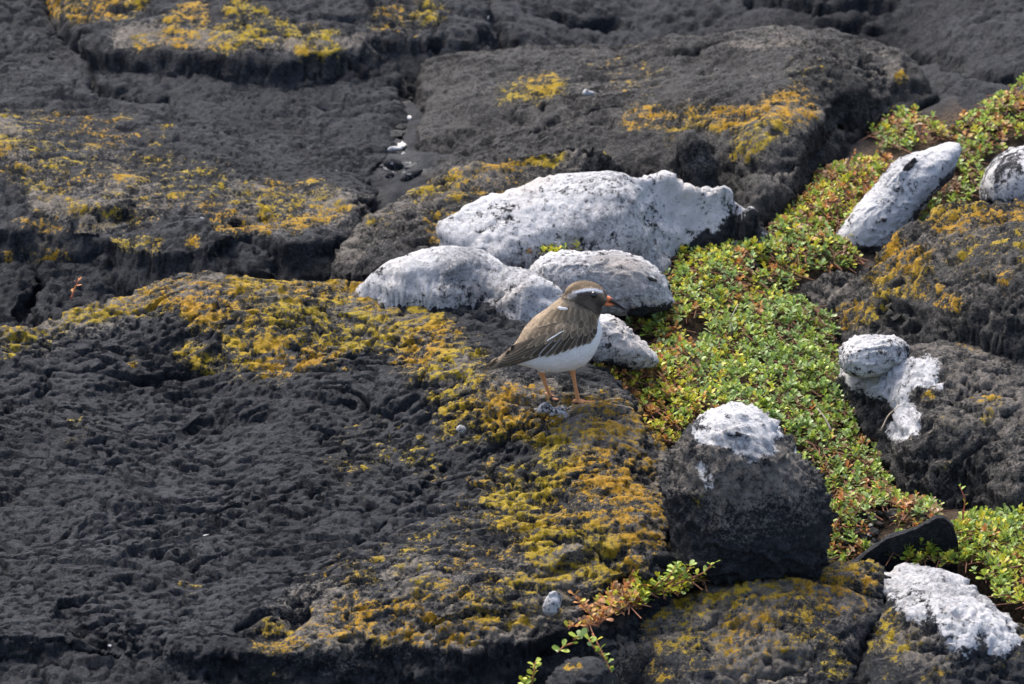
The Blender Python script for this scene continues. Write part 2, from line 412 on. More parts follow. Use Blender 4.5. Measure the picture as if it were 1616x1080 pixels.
sp = [at_z(*p)[:2] for p in [(940, 590, .02), (1060, 430, .03), (1300, 280, .045), (1440, 190, .055), (1640, 150, .07), (1640, 330, .04), (1330, 420, .02), (1330, 560, 0), (1420, 760, -.03), (1700, 800, -.05), (1700, 960, -.06), (1300, 880, -.07), (1060, 880, -.06), (1030, 660, 0)]]
soil = ss(-0.05, 0.03, sdist(UV, sp)+0.02*fbm(P3, 20, 3, 5))
z = z+(1-soil)*near*(0.014*np.abs(fbm(P3, (9, 14, 14), 3, 23, 0.6))-0.010*ss(0.1, 0.02, np.abs(fbm(P3, (4, 11, 11), 2, 29))))+(1-near)*0.03*fbm(P3, 3.0, 3, 31)*ss(30, 10, rr)
n0, n1 = X.shape; G = np.arange(n0*n1).reshape(n0, n1)
F = np.stack([G[:-1, :-1].ravel(), G[:-1, 1:].ravel(), G[1:, 1:].ravel(), G[1:, :-1].ravel()], 1)
tag(obj('ground', mesh_np('ground', np.c_[UV, z], F, {'soil': soil}), SOIL), kind='structure')

# ------------------------------------------------------------------ lava slabs
slab('lava_rock', 'broad foreground lava slab the bird stands on, rimmed with orange lichen round a dark hollow',
     [(-260, 590, .0), (-100, 560, .02), (20, 518, .035), (150, 470, .05), (250, 440, .06), (330, 420, .07), (450, 428, .07), (560, 430, .07), (650, 445, .065), (780, 470, .065),
      (900, 520, .06), (960, 590, .06), (1000, 640, .06), (1036, 690, .05), (1048, 770, .035), (1052, 850, .02), (1030, 890, .01), (960, 935, -.01), (890, 985, -.03), (800, 1005, -.035),
      (650, 1025, -.045), (540, 1025, -.05), (430, 1035, -.06), (340, 1045, -.06), (230, 1020, -.055), (150, 1000, -.05), (60, 1005, -.05), (-260, 1010, -.05)],
     [(300, 500, .055), (420, 540, .05), (300, 575, .025), (150, 560, .02), (560, 580, .045), (300, 690, -.01), (100, 760, -.025), (500, 760, -.01), (620, 680, .012), (700, 610, .05), (800, 620, .065),
      (880, 632, .07), (930, 700, .06), (780, 720, .025), (850, 800, .025), (950, 800, .035), (700, 850, -.01), (600, 930, -.025), (800, 930, -.005), (300, 900, -.04), (100, 930, -.045), (980, 880, .015)],
     res=0.0016, R=0.014, off=1.0, key='A', coarse=1.0, rag=.015, steep=1.9,
     grooves=[([(150, 620), (260, 600), (340, 575)], 7, .006), ([(560, 640), (480, 625), (360, 615)], 7, .006), ([(680, 560), (600, 520), (520, 490)], 9, .010),
              ([(250, 700), (330, 655), (420, 650)], 5, .006), ([(180, 830), (300, 815), (420, 790)], 5, .008), ([(560, 860), (640, 800), (760, 690)], 7, .008),
              ([(390, 990), (430, 1000), (470, 960)], 12, .015), ([(100, 960), (160, 1000), (250, 1030)], 12, .02), ([(800, 720), (880, 690), (960, 700)], 6, .009), ([(850, 900), (930, 870), (990, 880)], 8, .012),
              ([(640, 1000), (760, 960), (860, 960)], 5, .006)],
     lichen=[([(30, 522), (150, 488), (300, 452), (450, 455), (560, 450), (620, 470)], 50, .74), ([(130, 520), (60, 535)], 25, .6), ([(340, 480), (420, 515), (400, 545), (500, 530)], 75, .84),
             ([(300, 560), (390, 580)], 34, .62), ([(210, 572)], 14, .8), ([(560, 500), (640, 500), (700, 540), (740, 590)], 70, .72), ([(640, 560), (700, 600)], 55, .66), ([(720, 650), (790, 660), (860, 660), (960, 680)], 60, .78),
             ([(660, 715), (690, 760)], 35, .55), ([(880, 720), (960, 720), (1010, 700)], 50, .8), ([(900, 760), (980, 770), (1020, 820)], 75, .9), ([(830, 790), (900, 860), (970, 880)], 95, .74),
             ([(760, 820), (640, 900), (540, 940)], 75, .52), ([(440, 1010), (520, 990), (700, 990), (860, 930)], 60, .66), ([(700, 940), (800, 900)], 70, .56), ([(300, 930)], 30, .5), ([(130, 690)], 40, .4), ([(590, 690), (560, 720)], 60, .45)],
     crust=[([(30, 520), (300, 450), (560, 455), (700, 560), (800, 640), (960, 670)], 75, .75), ([(960, 700), (1000, 800), (960, 880), (800, 920), (480, 1000)], 110, .7), ([(850, 960), (780, 1000), (560, 1010)], 50, .85), ([(1030, 720), (1045, 850)], 25, .9)],
     white=[([(850, 640), (890, 650)], 16, .42)])
slab('lava_rock', 'dark bare lava rock low in the bottom left corner, below the curved crevice',
     [(-260, 1025, -.07), (60, 1022, -.07), (160, 1026, -.07), (230, 1046, -.075), (330, 1062, -.085), (420, 1045, -.08), (500, 1062, -.10), (640, 1075, -.115), (760, 1085, -.13), (860, 1100, -.14), (700, 1200, -.18), (400, 1300, -.2), (-260, 1300, -.18)],
     [(100, 1120, -.095)], res=0.003, off=2.0, key='Z')
slab('lava_rock', 'dark lava rock down in the hollow behind the foreground slab at left',
     [(-260, 385, .02), (50, 382, .02), (90, 400, .02), (150, 400, .02), (230, 408, .02), (300, 404, .03), (420, 398, .035), (500, 402, .03), (560, 415, .02), (570, 460, -.01), (300, 490, -.03), (100, 540, -.04), (-260, 560, -.05)],
     [(30, 450, .0), (200, 450, -.01), (400, 430, .02)], res=0.003, off=3.0, key='T', steep=1.2, drop=.08, R=0.012, grooves=[([(55, 395), (60, 450), (40, 490)], 8, .03), ([(230, 420), (180, 470)], 7, .02)])
slab('lava_rock', 'lava slab at left with scattered yellow lichen along its overhanging front edge',
     [(-260, 370, .04), (0, 362, .05), (60, 352, .06), (150, 362, .055), (230, 395, .045), (330, 398, .05), (420, 372, .055), (470, 392, .05), (540, 362, .055), (572, 315, .055), (600, 295, .04), (607, 250, .04), (618, 190, .04), (632, 120, .05), (640, 80, .06),
      (600, 20, .075), (300, 10, .08), (100, 60, .07), (-260, 60, .07)],
     [(100, 250, .075), (300, 300, .07), (450, 300, .06), (480, 220, .045), (300, 130, .075), (100, 130, .07), (520, 140, .05), (0, 300, .07), (200, 350, .06)],
     res=0.0031, off=4.0, key='B', rag=.014, steep=1.3, drop=.09, R=0.016, amp=0.8,
     grooves=[([(140, 120), (165, 140), (220, 150), (270, 148)], 8, .03), ([(220, 225), (290, 225), (380, 250)], 6, .006), ([(60, 350), (150, 345), (190, 330)], 10, .015), ([(330, 360), (420, 345)], 6, .008)],
     lichen=[([(20, 240), (100, 280), (200, 320)], 85, .60), ([(200, 250), (330, 300)], 70, .56), ([(190, 385), (240, 385)], 26, .85), ([(350, 350), (430, 340), (530, 335)], 30, .82), ([(300, 385)], 18, .8), ([(470, 362)], 18, .92), ([(80, 340), (30, 370)], 45, .62),
             ([(400, 300), (500, 320)], 50, .64), ([(10, 200), (250, 210)], 45, .55), ([(20, 400), (90, 390)], 30, .6)],
     crust=[([(0, 220), (200, 300), (400, 330), (540, 340)], 95, .62), ([(60, 310), (160, 330)], 40, .85)])
slab('lava_rock', 'dark lava block in the top left corner beside a deep cleft',
     [(-260, -160, .1), (40, -160, .1), (62, -40, .09), (72, 20, .085), (92, 60, .08), (96, 92, .07), (40, 98, .07), (-260, 105, .07)], [(0, 30, .09)], res=0.0036, off=5.0, key='B2', amp=0.9, steep=1.2, drop=.08)
slab('lava_rock', 'far lava slab at top left blotched with blurred yellow lichen above a shadowed lip',
     [(95, -220, .12), (92, -20, .11), (98, 20, .1), (130, 62, .1), (160, 88, .1), (230, 84, .105), (300, 96, .1), (350, 82, .11), (440, 88, .1), (520, 100, .09), (585, 90, .09), (600, 60, .09), (640, 66, .09), (700, 62, .09), (745, 55, .08), (765, 0, .08), (800, -220, .1)],
     [(300, 40, .12), (500, 50, .115), (300, -100, .13)], res=0.0036, off=6.0, key='C', rag=.014, steep=1.1, drop=.08, R=0.016, amp=0.95,
     lichen=[([(100, 10), (200, 10)], 45, .8), ([(280, 50), (300, 30)], 50, .84), ([(350, 60), (430, 40), (520, 70)], 50, .78), ([(380, 20), (420, 30)], 40, .75), ([(230, 70)], 35, .6), ([(600, 30), (680, 20)], 40, .62), ([(700, 60)], 30, .4)],
     crust=[([(200, 60), (400, 60), (580, 70)], 40, .75), ([(640, 40)], 50, .5)])
slab('lava_rock', 'smooth dark far lava shelf across the top right, behind the rounded slab',
     [(770, 45, .05), (800, -30, .06), (820, -260, .1), (2000, -260, .1), (2000, 220, .06), (1720, 180, .085), (1616, 158, .085), (1560, 170, .08), (1500, 205, .07), (1440, 180, .04), (1400, 100, .0), (1100, 80, .0), (850, 90, .03)],
     [(1200, -80, .07), (1500, 40, .06), (1600, 110, .085), (1500, 130, .075), (1300, 10, .06)], res=0.0044, off=7.0, key='E', amp=0.7, steep=1.1, drop=.07, R=0.013,
     grooves=[([(850, 22), (900, 38), (970, 36)], 8, .035), ([(1180, 5), (1300, 16), (1400, 5)], 6, .02), ([(1440, 92), (1520, 110), (1616, 120), (1700, 120)], 9, .035), ([(1330, 60), (1380, 20)], 6, .015)])
slab('lava_rock', 'big rounded lava slab filling the upper middle, grey brown with faint lichen',
     [(655, 110, .06), (700, 75, .07), (830, 62, .085), (1000, 60, .095), (1150, 46, .11), (1280, 45, .115), (1390, 72, .11), (1440, 100, .1), (1475, 130, .085), (1492, 170, .05), (1470, 190, .04), (1395, 180, .07), (1330, 175, .1), (1300, 200, .1),
      (1285, 235, .09), (1262, 290, .075), (1225, 345, .05), (1205, 385, .03), (1150, 300, .06), (1000, 260, .06), (800, 275, .06), (720, 280, .055), (650, 275, .035), (645, 240, .04), (655, 190, .05)],
     [(750, 150, .07), (900, 170, .085), (1050, 180, .1), (1200, 220, .12), (1250, 170, .125), (1350, 120, .125), (1150, 110, .11), (1210, 300, .085)],
     res=0.0031, off=8.0, key='D', steep=1.6, drop=.1, R=0.02, amp=0.75, mat=ROCKB, base=(0, .25, 0),
     grooves=[([(1060, 90), (1110, 80), (1150, 62)], 6, .016), ([(1270, 235), (1310, 190), (1380, 170)], 10, .02), ([(690, 250), (760, 190), (860, 170)], 7, .008), ([(640, 130), (660, 150)], 10, .03), ([(1190, 262), (1250, 262)], 6, .014), ([(840, 205), (900, 180), (980, 170)], 6, .008)],
     lichen=[([(1000, 195), (1100, 190), (1180, 190)], 36, .76), ([(1180, 220), (1260, 165)], 44, .8), ([(800, 150), (870, 138)], 32, .74), ([(1420, 125)], 16, .75), ([(1080, 210)], 60, .58), ([(1280, 120)], 60, .5), ([(1000, 120)], 90, .48), ([(1180, 240), (1140, 235)], 25, .6)],
     crust=[([(1150, 60), (1300, 70), (1400, 110)], 50, .55), ([(1180, 230), (1260, 180)], 60, .75), ([(900, 150), (1100, 200)], 80, .45), ([(1200, 300), (1240, 280)], 40, .7)])
slab('lava_rock', 'lichen ridged lava rock wrapping round behind the largest white rock',
     [(528, 428, .03), (545, 395, .045), (600, 335, .06), (650, 305, .07), (700, 285, .085), (770, 245, .11), (860, 232, .12), (960, 234, .12), (1060, 238, .115), (1130, 250, .10), (1140, 290, .06), (1090, 360, .03), (1040, 400, .03), (960, 400, .05), (860, 402, .055), (760, 405, .06), (640, 415, .05), (580, 425, .04)],
     [(650, 350, .07), (740, 300, .09), (700, 390, .06), (850, 320, .07), (950, 340, .055), (1050, 310, .05)], res=0.0027, off=9.0, key='D2', steep=3.2, R=0.014, amp=0.85, mat=ROCKB, base=(0, .3, 0),
     lichen=[([(650, 310), (720, 285), (800, 255), (870, 245)], 32, .74), ([(690, 340), (820, 280)], 30, .6), ([(690, 380), (700, 345)], 18, .9), ([(600, 360)], 40, .45), ([(960, 238), (1040, 240)], 14, .7)],
     crust=[([(560, 390), (660, 320), (800, 255), (900, 240)], 60, .7), ([(1150, 330), (1190, 380)], 50, .5)])
slab('lava_rock', 'grey lava boulder at the right edge streaked with orange lichen, above a dark crack',
     [(1215, 475, .0), (1245, 452, .02), (1300, 438, .04), (1350, 422, .055), (1400, 385, .085), (1440, 350, .11), (1490, 328, .13), (1560, 318, .15), (1640, 312, .16), (1900, 320, .15), (1900, 530, .1), (1640, 545, .085), (1500, 525, .075), (1440, 522, .05), (1400, 535, .03), (1330, 555, -.005), (1300, 535, -.015), (1255, 500, -.01)],
     [(1450, 430, .1), (1550, 420, .135), (1350, 490, .035), (1600, 480, .12), (1480, 490, .085)], res=0.0026, off=10.0, key='L1', R=0.016, coarse=.6, mat=ROCKB, base=(0, .35, 0),
     grooves=[([(1420, 480), (1460, 500), (1440, 520)], 7, .014), ([(1500, 440), (1560, 450)], 6, .008)],
     lichen=[([(1390, 400), (1450, 420), (1400, 440)], 50, .78), ([(1320, 515), (1345, 495), (1390, 490)], 24, .92), ([(1500, 350), (1600, 330)], 50, .74), ([(1480, 450), (1500, 480)], 28, .7), ([(1420, 460), (1470, 465)], 22, .66), ([(1560, 420), (1610, 400)], 50, .62), ([(1520, 390)], 50, .62), ([(1500, 405)], 16, .85)],
     crust=[([(1300, 450), (1450, 400), (1600, 340)], 90, .55), ([(1500, 450), (1600, 450)], 70, .5)])
slab('lava_rock', 'big brown grey boulder at right with a white guano drip down its left nose',
     [(1312, 585, .015), (1340, 560, .035), (1400, 545, .05), (1440, 540, .055), (1500, 528, .062), (1640, 540, .065), (1900, 540, .07), (1900, 870, -.06), (1640, 855, -.07), (1540, 842, -.07), (1470, 838, -.075), (1425, 815, -.07), (1398, 760, -.055), (1385, 700, -.035), (1350, 650, -.015), (1318, 615, .0)],
     [(1500, 620, .045), (1450, 700, .005), (1600, 640, .05), (1600, 750, .005), (1530, 790, -.02), (1440, 620, .04), (1390, 600, .035)], res=0.0022, off=11.0, key='L2', R=0.014, mat=ROCKB, coarse=.6, base=(0, .5, 0),
     white=[([(1338, 580), (1360, 604), (1395, 614)], 32, .85), ([(1405, 612), (1440, 592), (1462, 588)], 40, .85), ([(1345, 572), (1400, 585), (1430, 578)], 28, .8), ([(1425, 630), (1436, 655), (1426, 676)], 32, .82), ([(1490, 610)], 12, .8)],
     lichen=[([(1468, 628)], 16, .95), ([(1480, 660), (1500, 720)], 40, .42), ([(1560, 640)], 30, .6), ([(1530, 560)], 40, .45), ([(1430, 690)], 14, .7), ([(1565, 635), (1555, 660)], 16, .7)],
     crust=[([(1480, 560), (1600, 600), (1600, 700)], 110, .62), ([(1440, 720), (1520, 780)], 60, .6)], grooves=[([(1500, 640), (1540, 620), (1600, 625)], 7, .01)])
slab('lava_rock', 'low lichen covered rock at bottom right, left of the diagonal crack',
     [(918, 1000, -.045), (945, 975, -.038), (990, 958, -.035), (1060, 935, -.033), (1120, 918, -.03), (1190, 895, -.028), (1250, 876, -.025), (1320, 873, -.022), (1385, 884, -.028), (1398, 905, -.035), (1392, 945, -.045), (1368, 985, -.055), (1345, 1030, -.065), (1338, 1075, -.075), (1330, 1250, -.13), (1000, 1250, -.15), (955, 1120, -.11), (965, 1060, -.085), (930, 1030, -.065)],
     [(1150, 950, -.03), (1280, 930, -.022), (1080, 1000, -.045), (1250, 1020, -.05), (1180, 1060, -.07), (1020, 1030, -.062)], res=0.0025, off=12.0, key='N1', R=0.014, base=(0, .4, 0),
     lichen=[([(1000, 960), (1120, 930), (1240, 890), (1370, 890)], 55, .74), ([(1080, 1000), (1250, 980)], 100, .66), ([(1050, 1040), (1090, 1060)], 50, .68), ([(1280, 920), (1340, 950)], 55, .72), ([(1310, 1055)], 28, .78), ([(1200, 950)], 80, .7)],
     crust=[([(960, 980), (1150, 960), (1350, 920)], 120, .78), ([(1150, 1050), (1250, 1020)], 60, .9)], grooves=[([(1200, 1060), (1280, 1040)], 9, .015), ([(1290, 910), (1380, 940)], 6, .01)])
slab('lava_rock', 'low rock in the bottom right corner capped with smooth white guano',
     [(1398, 918, -.045), (1412, 896, -.035), (1450, 893, -.03), (1500, 906, -.03), (1545, 935, -.035), (1585, 970, -.045), (1640, 990, -.06), (1760, 1040, -.08), (1800, 1280, -.16), (1342, 1280, -.14), (1350, 1080, -.085), (1362, 1025, -.07), (1388, 970, -.055)],
     [(1480, 950, -.02), (1540, 990, -.03), (1430, 1010, -.045), (1560, 1060, -.07)], res=0.0025, off=13.0, key='N2', R=0.016, coarse=.6,
     white=[([(1425, 910), (1500, 930), (1570, 975)], 46, .9), ([(1410, 940), (1440, 955)], 30, .72), ([(1490, 960), (1520, 1000)], 44, .70), ([(1570, 990), (1580, 1015)], 36, .74)],
     lichen=[([(1370, 1010), (1430, 1000)], 36, .68), ([(1400, 1050), (1480, 1050)], 50, .5), ([(1600, 990)], 25, .85), ([(1400, 968)], 10, .9), ([(1590, 1040)], 40, .5)],
     crust=[([(1380, 1000), (1480, 1030)], 60, .75), ([(1600, 990)], 40, .8)])

# ------------------------------------------------------------------ white and dark rocks lying between the slabs
slab('white_rock', 'largest white crusted rock, a broad sloping block behind the bird',
     [(690, 352, .1), (715, 325, .115), (765, 300, .13), (800, 292, .135), (858, 265, .145), (930, 262, .15), (985, 270, .15), (1050, 262, .15), (1110, 264, .148), (1150, 276, .142), (1183, 300, .13), (1188, 322, .115), (1160, 345, .085), (1110, 375, .06), (1060, 410, .045), (1030, 418, .045), (950, 398, .075), (860, 398, .08), (790, 402, .08), (725, 392, .08), (702, 372, .09)],
     [(850, 320, .128), (1000, 320, .13), (900, 370, .1), (1050, 360, .1)], res=0.0025, off=14.0, R=0.02, key='F', amp=0.6, smooth=0.4, coarse=0.35, rag=0.006, steep=4.5, base=(0, .3, 0.80), cat='rock', group='white crusted rocks', drop=.1,
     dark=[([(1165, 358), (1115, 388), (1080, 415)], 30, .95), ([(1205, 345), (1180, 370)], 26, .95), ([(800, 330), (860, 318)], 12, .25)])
slab('white_rock', 'long low white rock left of the bird, lying on the lichen ridge',
     [(562, 436, .085), (600, 415, .095), (660, 398, .11), (735, 388, .12), (790, 398, .118), (850, 425, .11), (893, 450, .1), (900, 480, .08), (850, 494, .072), (800, 482, .075), (755, 466, .08), (700, 478, .075), (640, 466, .075), (600, 450, .08)],
     [(730, 425, .115), (830, 455, .1), (640, 435, .1)], res=0.0022, off=15.0, R=0.018, key='G', amp=0.55, smooth=0.4, coarse=.35, steep=1.6, base=(0, .3, 0.80), group='white crusted rocks', drop=.08, rag=.005, ragf=25)
boulder('white_rock', "rounded white rock directly behind the bird's head",
        [(838, 425), (860, 403), (905, 395), (985, 398), (1030, 416), (1055, 440), (1067, 470), (1062, 490), (1010, 500), (940, 500), (880, 485), (845, 455)], 0.03, 0.07, off=16.0, base=(0, .3, .80), group='white crusted rocks', amp=.55, smooth=.35, coarse=.25,
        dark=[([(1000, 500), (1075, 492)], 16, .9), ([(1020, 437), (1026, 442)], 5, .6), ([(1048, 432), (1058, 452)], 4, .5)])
boulder('white_rock', "small speckled white rock between the bird's breast and the plants",
        [(905, 500), (950, 490), (978, 500), (1000, 525), (1030, 550), (1046, 576), (1010, 588), (950, 580), (915, 560)], -0.16, 0.05, sub=5, off=17.0, base=(0, .3, .76), group='white crusted rocks', amp=.55, smooth=.35, coarse=.25,
        dark=[([(950, 582), (1000, 590)], 14, .6)])
boulder('white_rock', 'long narrow white rock lying diagonally in the plants at upper right',
        [(1310, 385), (1330, 345), (1385, 280), (1420, 245), (1470, 228), (1512, 221), (1522, 240), (1505, 262), (1500, 285), (1470, 310), (1440, 350), (1415, 390), (1390, 415), (1340, 418), (1315, 405)], 0.30, 0.06, off=18.0, base=(0, .3, .80), group='white crusted rocks', amp=.55, smooth=.35, coarse=.25, mat=ROCKB,
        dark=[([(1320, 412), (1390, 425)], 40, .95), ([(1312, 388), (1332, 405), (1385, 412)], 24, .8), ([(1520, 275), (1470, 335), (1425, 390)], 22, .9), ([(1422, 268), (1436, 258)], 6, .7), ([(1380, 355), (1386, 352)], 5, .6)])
boulder('white_rock', 'whitish grey rock cut off by the right edge behind the orange lichened boulder',
        [(1545, 305), (1560, 265), (1585, 240), (1640, 215), (1720, 220), (1760, 280), (1740, 340), (1600, 345), (1555, 335)], 0.33, 0.08, sub=5, off=19.0, base=(0, .3, .56), group='white crusted rocks', amp=.55, smooth=.35, coarse=.25)
boulder('white_rock', 'white guano crusted knob perched against the crack in the right hand boulder',
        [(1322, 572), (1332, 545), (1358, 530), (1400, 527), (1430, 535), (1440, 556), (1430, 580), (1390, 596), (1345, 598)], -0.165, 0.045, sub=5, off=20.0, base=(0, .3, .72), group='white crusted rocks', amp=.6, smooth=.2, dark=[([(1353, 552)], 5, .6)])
boulder('boulder', 'dark rounded boulder with a white guano cap, sunk in the plants at lower right',
        [(1050, 900), (1052, 800), (1062, 740), (1088, 690), (1118, 652), (1150, 640), (1182, 642), (1212, 664), (1240, 702), (1270, 735), (1305, 775), (1316, 830), (1306, 890), (1260, 925), (1150, 935), (1070, 925)], -0.56, 0.10, off=21.0, e=0.7, amp=0.95, smooth=0.0, coarse=.6,
        white=[([(1135, 660), (1170, 655), (1200, 675), (1195, 695)], 44, 1.0), ([(1110, 690), (1150, 700), (1185, 712)], 22, .95), ([(1258, 712)], 10, .75), ([(1105, 735), (1120, 760)], 16, .55), ([(1160, 748)], 8, .7)],
        dark=[([(1118, 708), (1135, 712)], 6, .9)],
        lichen=[([(1095, 765), (1100, 790)], 26, .6), ([(1155, 795)], 14, .8), ([(1220, 700), (1225, 715)], 14, .6)], crust=[([(1110, 740), (1180, 760), (1240, 740)], 85, .85), ([(1120, 820), (1250, 800)], 90, .5)])
def slate():
    top = [(1338, 890), (1362, 873), (1386, 856), (1400, 845), (1425, 838), (1446, 834), (1460, 823), (1474, 815), (1490, 815), (1504, 828), (1512, 855)]
    n = 40; t = np.linspace(0, 1, len(top)); u = np.linspace(0, 1, n); tp = np.c_[np.interp(u, t, [p[0] for p in top]), np.interp(u, t, [p[1] for p in top])]
    rows = []; c = at_y(1430, 870, -.56)
    for dy, dn, fw in [(-.004, 3, .030), (0, 0, .012), (0, 0.5, .001), (.002, 4, -.004), (.01, 25, .006), (.016, 60, .012), (.02, 100, .016)]:
        rows.append(np.array([at_y(a, b_+dn, -.56)+FWD*fw for a, b_ in tp]))
    V = np.vstack(rows); V = V+np.c_[np.zeros(len(V)), 0.004*fbm(V, 30, 3, 5), 0.0025*fbm(V, 40, 3, 9)]
    F = np.array([(r*n+k, r*n+k+1, (r+1)*n+k+1, (r+1)*n+k) for r in range(len(rows)-1) for k in range(n-1)])
    back = rows[0]+FWD*.004-np.array([0, 0, .12]); m = len(V); V = np.vstack([V, back]); F = np.vstack([F, [(m+k, m+k+1, k+1, k) for k in range(n-1)]])
    z0 = np.zeros(len(V)); me = mesh_np('slate_stone', V-c, F, {'lichen': z0, 'crust': z0-.3, 'white': z0-.5, 'tone': z0+.35, 'hue': z0})
    me.polygons.foreach_set('use_smooth', np.zeros(len(me.polygons), bool))
    tag(obj('slate_stone', me, ROCK, loc=c), 'thin black slate stone with an arched upper edge, wedged behind the bottom right rocks', 'stone')
slate()
boulder('pebble', 'dark angular stone poking out of the plant mat in the middle', [(1078, 548), (1090, 534), (1108, 533), (1118, 545), (1112, 560), (1085, 562)], 0.0, .014, sub=4, off=23, amp=.2, cat='stone')
boulder('pebble', 'dark wet stone at the bottom between the foreground slab and the lichened rock', [(858, 1090), (875, 1062), (905, 1042), (935, 1036), (955, 1048), (965, 1090), (930, 1130), (870, 1130)], -0.92, .05, sub=5, off=24, amp=.5, cat='stone', lichen=[([(880, 1050), (912, 1055)], 16, .72)])
# pale crusted pebbles by the bird's feet
for i, (pl, y, lb) in enumerate([
        ([(844, 648), (850, 638), (862, 634), (874, 638), (874, 648), (860, 655), (849, 654)], -.372, "pale crusted pebble touching the bird's rear foot"),
        ([(866, 649), (880, 642), (893, 646), (896, 654), (880, 658), (867, 657)], -.385, "pale crusted pebble between the bird's two feet"),
        ([(866, 664), (872, 657), (879, 661), (878, 670), (870, 673)], -.412, "tiny pale pebble just below the two crusted ones at the bird's feet")]):
    boulder('pebble', lb, pl, y, .010, sub=4, off=30+i, amp=.35, smooth=0, base=(0, 0, .55), cat='pebble', lump=.15)
boulder('pebble', 'pale grey stone stuck on the front edge of the foreground slab', [(854, 960), (858, 942), (868, 930), (884, 931), (892, 945), (890, 962), (876, 975), (860, 972)], -.80, .014, sub=4, off=34, amp=.3, base=(0, 0, .62), cat='pebble', lump=.12)
boulder('pebble', 'small whitish pebble on the slab left of the bird, below its tail', [(720, 676), (727, 670), (735, 673), (736, 681), (727, 684)], -.42, .007, sub=4, off=35, amp=.2, base=(0, 0, .7), cat='pebble')
chips = [([(608, 236), (615, 229), (634, 229), (640, 236), (628, 241), (612, 241)], .50, .008, .95, 'white shell lying in the gravel gully between the two upper slabs'),
         ([(916, 148), (922, 138), (930, 141), (944, 147), (938, 152), (920, 153)], .60, .008, .9, 'white shell fragment out on the big rounded upper slab'),
         ([(630, 284), (642, 272), (664, 265), (670, 270), (655, 281), (638, 288)], .40, .010, .28, 'flat grey stone at the foot of the gully in the upper middle'),
         ([(606, 278), (612, 271), (622, 273), (624, 280), (612, 283)], .40, .007, .5, 'small grey pebble beside the flat stone in the gully'),
         ([(606, 258), (614, 252), (630, 256), (636, 265), (618, 266)], .44, .008, .2, 'dark pebble below the white shell in the gully'),
         ([(763, 30), (768, 20), (776, 22), (776, 32), (768, 37)], 1.0, .008, .8, 'blurred white chip near the top edge of the photo'),
         ([(526, 270), (530, 266), (536, 270), (532, 273)], .40, .005, .9, 'tiny white chip on the left slab near the gully'),
         ([(313, 345), (318, 341), (324, 345), (319, 349)], .22, .005, .85, 'tiny white chip among the lichen on the left slab'),
         ([(1125, 110), (1130, 106), (1138, 109), (1135, 113), (1128, 114)], .65, .006, .75, 'tiny pale chip high on the rounded upper slab'),
         ([(318, 845), (326, 841), (333, 843), (328, 847), (320, 848)], -.60, .005, .75, 'tiny pale flake on the bare dark part of the foreground slab'),
         ([(168, 1019), (173, 1016), (178, 1019), (174, 1023)], -.86, .005, .9, 'tiny white chip beside the crevice at bottom left')]
for i, (pl, y, dp, wv, lb) in enumerate(chips):
    boulder('shell' if 'shell' in lb else 'pebble', lb, pl, y, dp, sub=4, off=40+i, amp=.12, smooth=.5, base=(0, 0, wv), cat='shell' if 'shell' in lb else 'pebble', sm=5)

# ------------------------------------------------------------------ plants
GREENS = {'g': [(0.31, 0.40, 0.055), (0.25, 0.35, 0.055), (0.37, 0.44, 0.055), (0.20, 0.28, 0.05)],
          'c': [(0.23, 0.34, 0.085), (0.29, 0.39, 0.13), (0.18, 0.27, 0.07), (0.36, 0.45, 0.19)],
          'y': [(0.45, 0.45, 0.035), (0.54, 0.48, 0.04), (0.38, 0.43, 0.04), (0.58, 0.47, 0.045)],
          'r': [(0.52, 0.23, 0.06), (0.46, 0.17, 0.055), (0.56, 0.32, 0.07), (0.38, 0.20, 0.08)],
          'b': [(0.29, 0.17, 0.09), (0.22, 0.13, 0.065), (0.37, 0.25, 0.14)]}
LT = np.array([(0, 0, 0), (.42, -.22, .05), (.42, 0, 0), (.42, .22, .05), (.76, -.29, .03), (.76, 0, -.02), (.76, .29, .03), (.94, -.14, -.04), (.94, .14, -.04), (1.0, 0, -.07)], float)
LF = [(0, 1, 2, 2), (0, 2, 3, 3), (1, 4, 5, 2), (2, 5, 6, 3), (4, 7, 9, 5), (5, 9, 8, 6)]
LFT = np.array([(0, 1, 2), (0, 2, 3), (1, 4, 5), (1, 5, 2), (2, 5, 6), (2, 6, 3), (4, 7, 9), (4, 9, 5), (5, 9, 8), (5, 8, 6)], np.int32)
def leaves_np(base, az, el, ln, roll):
    """many leaves at once -> vertices (n*10,3)"""
    n = len(base); ca, sa, ce, se = np.cos(az), np.sin(az), np.cos(el), np.sin(el)
    d = np.stack([ca*ce, sa*ce, se], 1); s0 = np.stack([-sa, ca, np.zeros(n)], 1); u0 = np.cross(d, s0)
    sv = s0*np.cos(roll)[:, None]+u0*np.sin(roll)[:, None]; uv = np.cross(d, sv)
    L = LT[None]*ln[:, None, None]
    V = base[:, None]+L[:, :, :1]*d[:, None]+L[:, :, 1:2]*sv[:, None]+L[:, :, 2:3]*uv[:, None]
    return V.reshape(-1, 3)
def world_poly(poly, zf):
    out = []
    for px, py in poly:
        zz = np.linspace(0.15, -0.2, 120); q = np.array([at_z(px, py, v) for v in zz]); bl = zz <= zf(q[:, :2]); out.append(q[int(np.argmax(bl))][:2])
    return np.array(out)
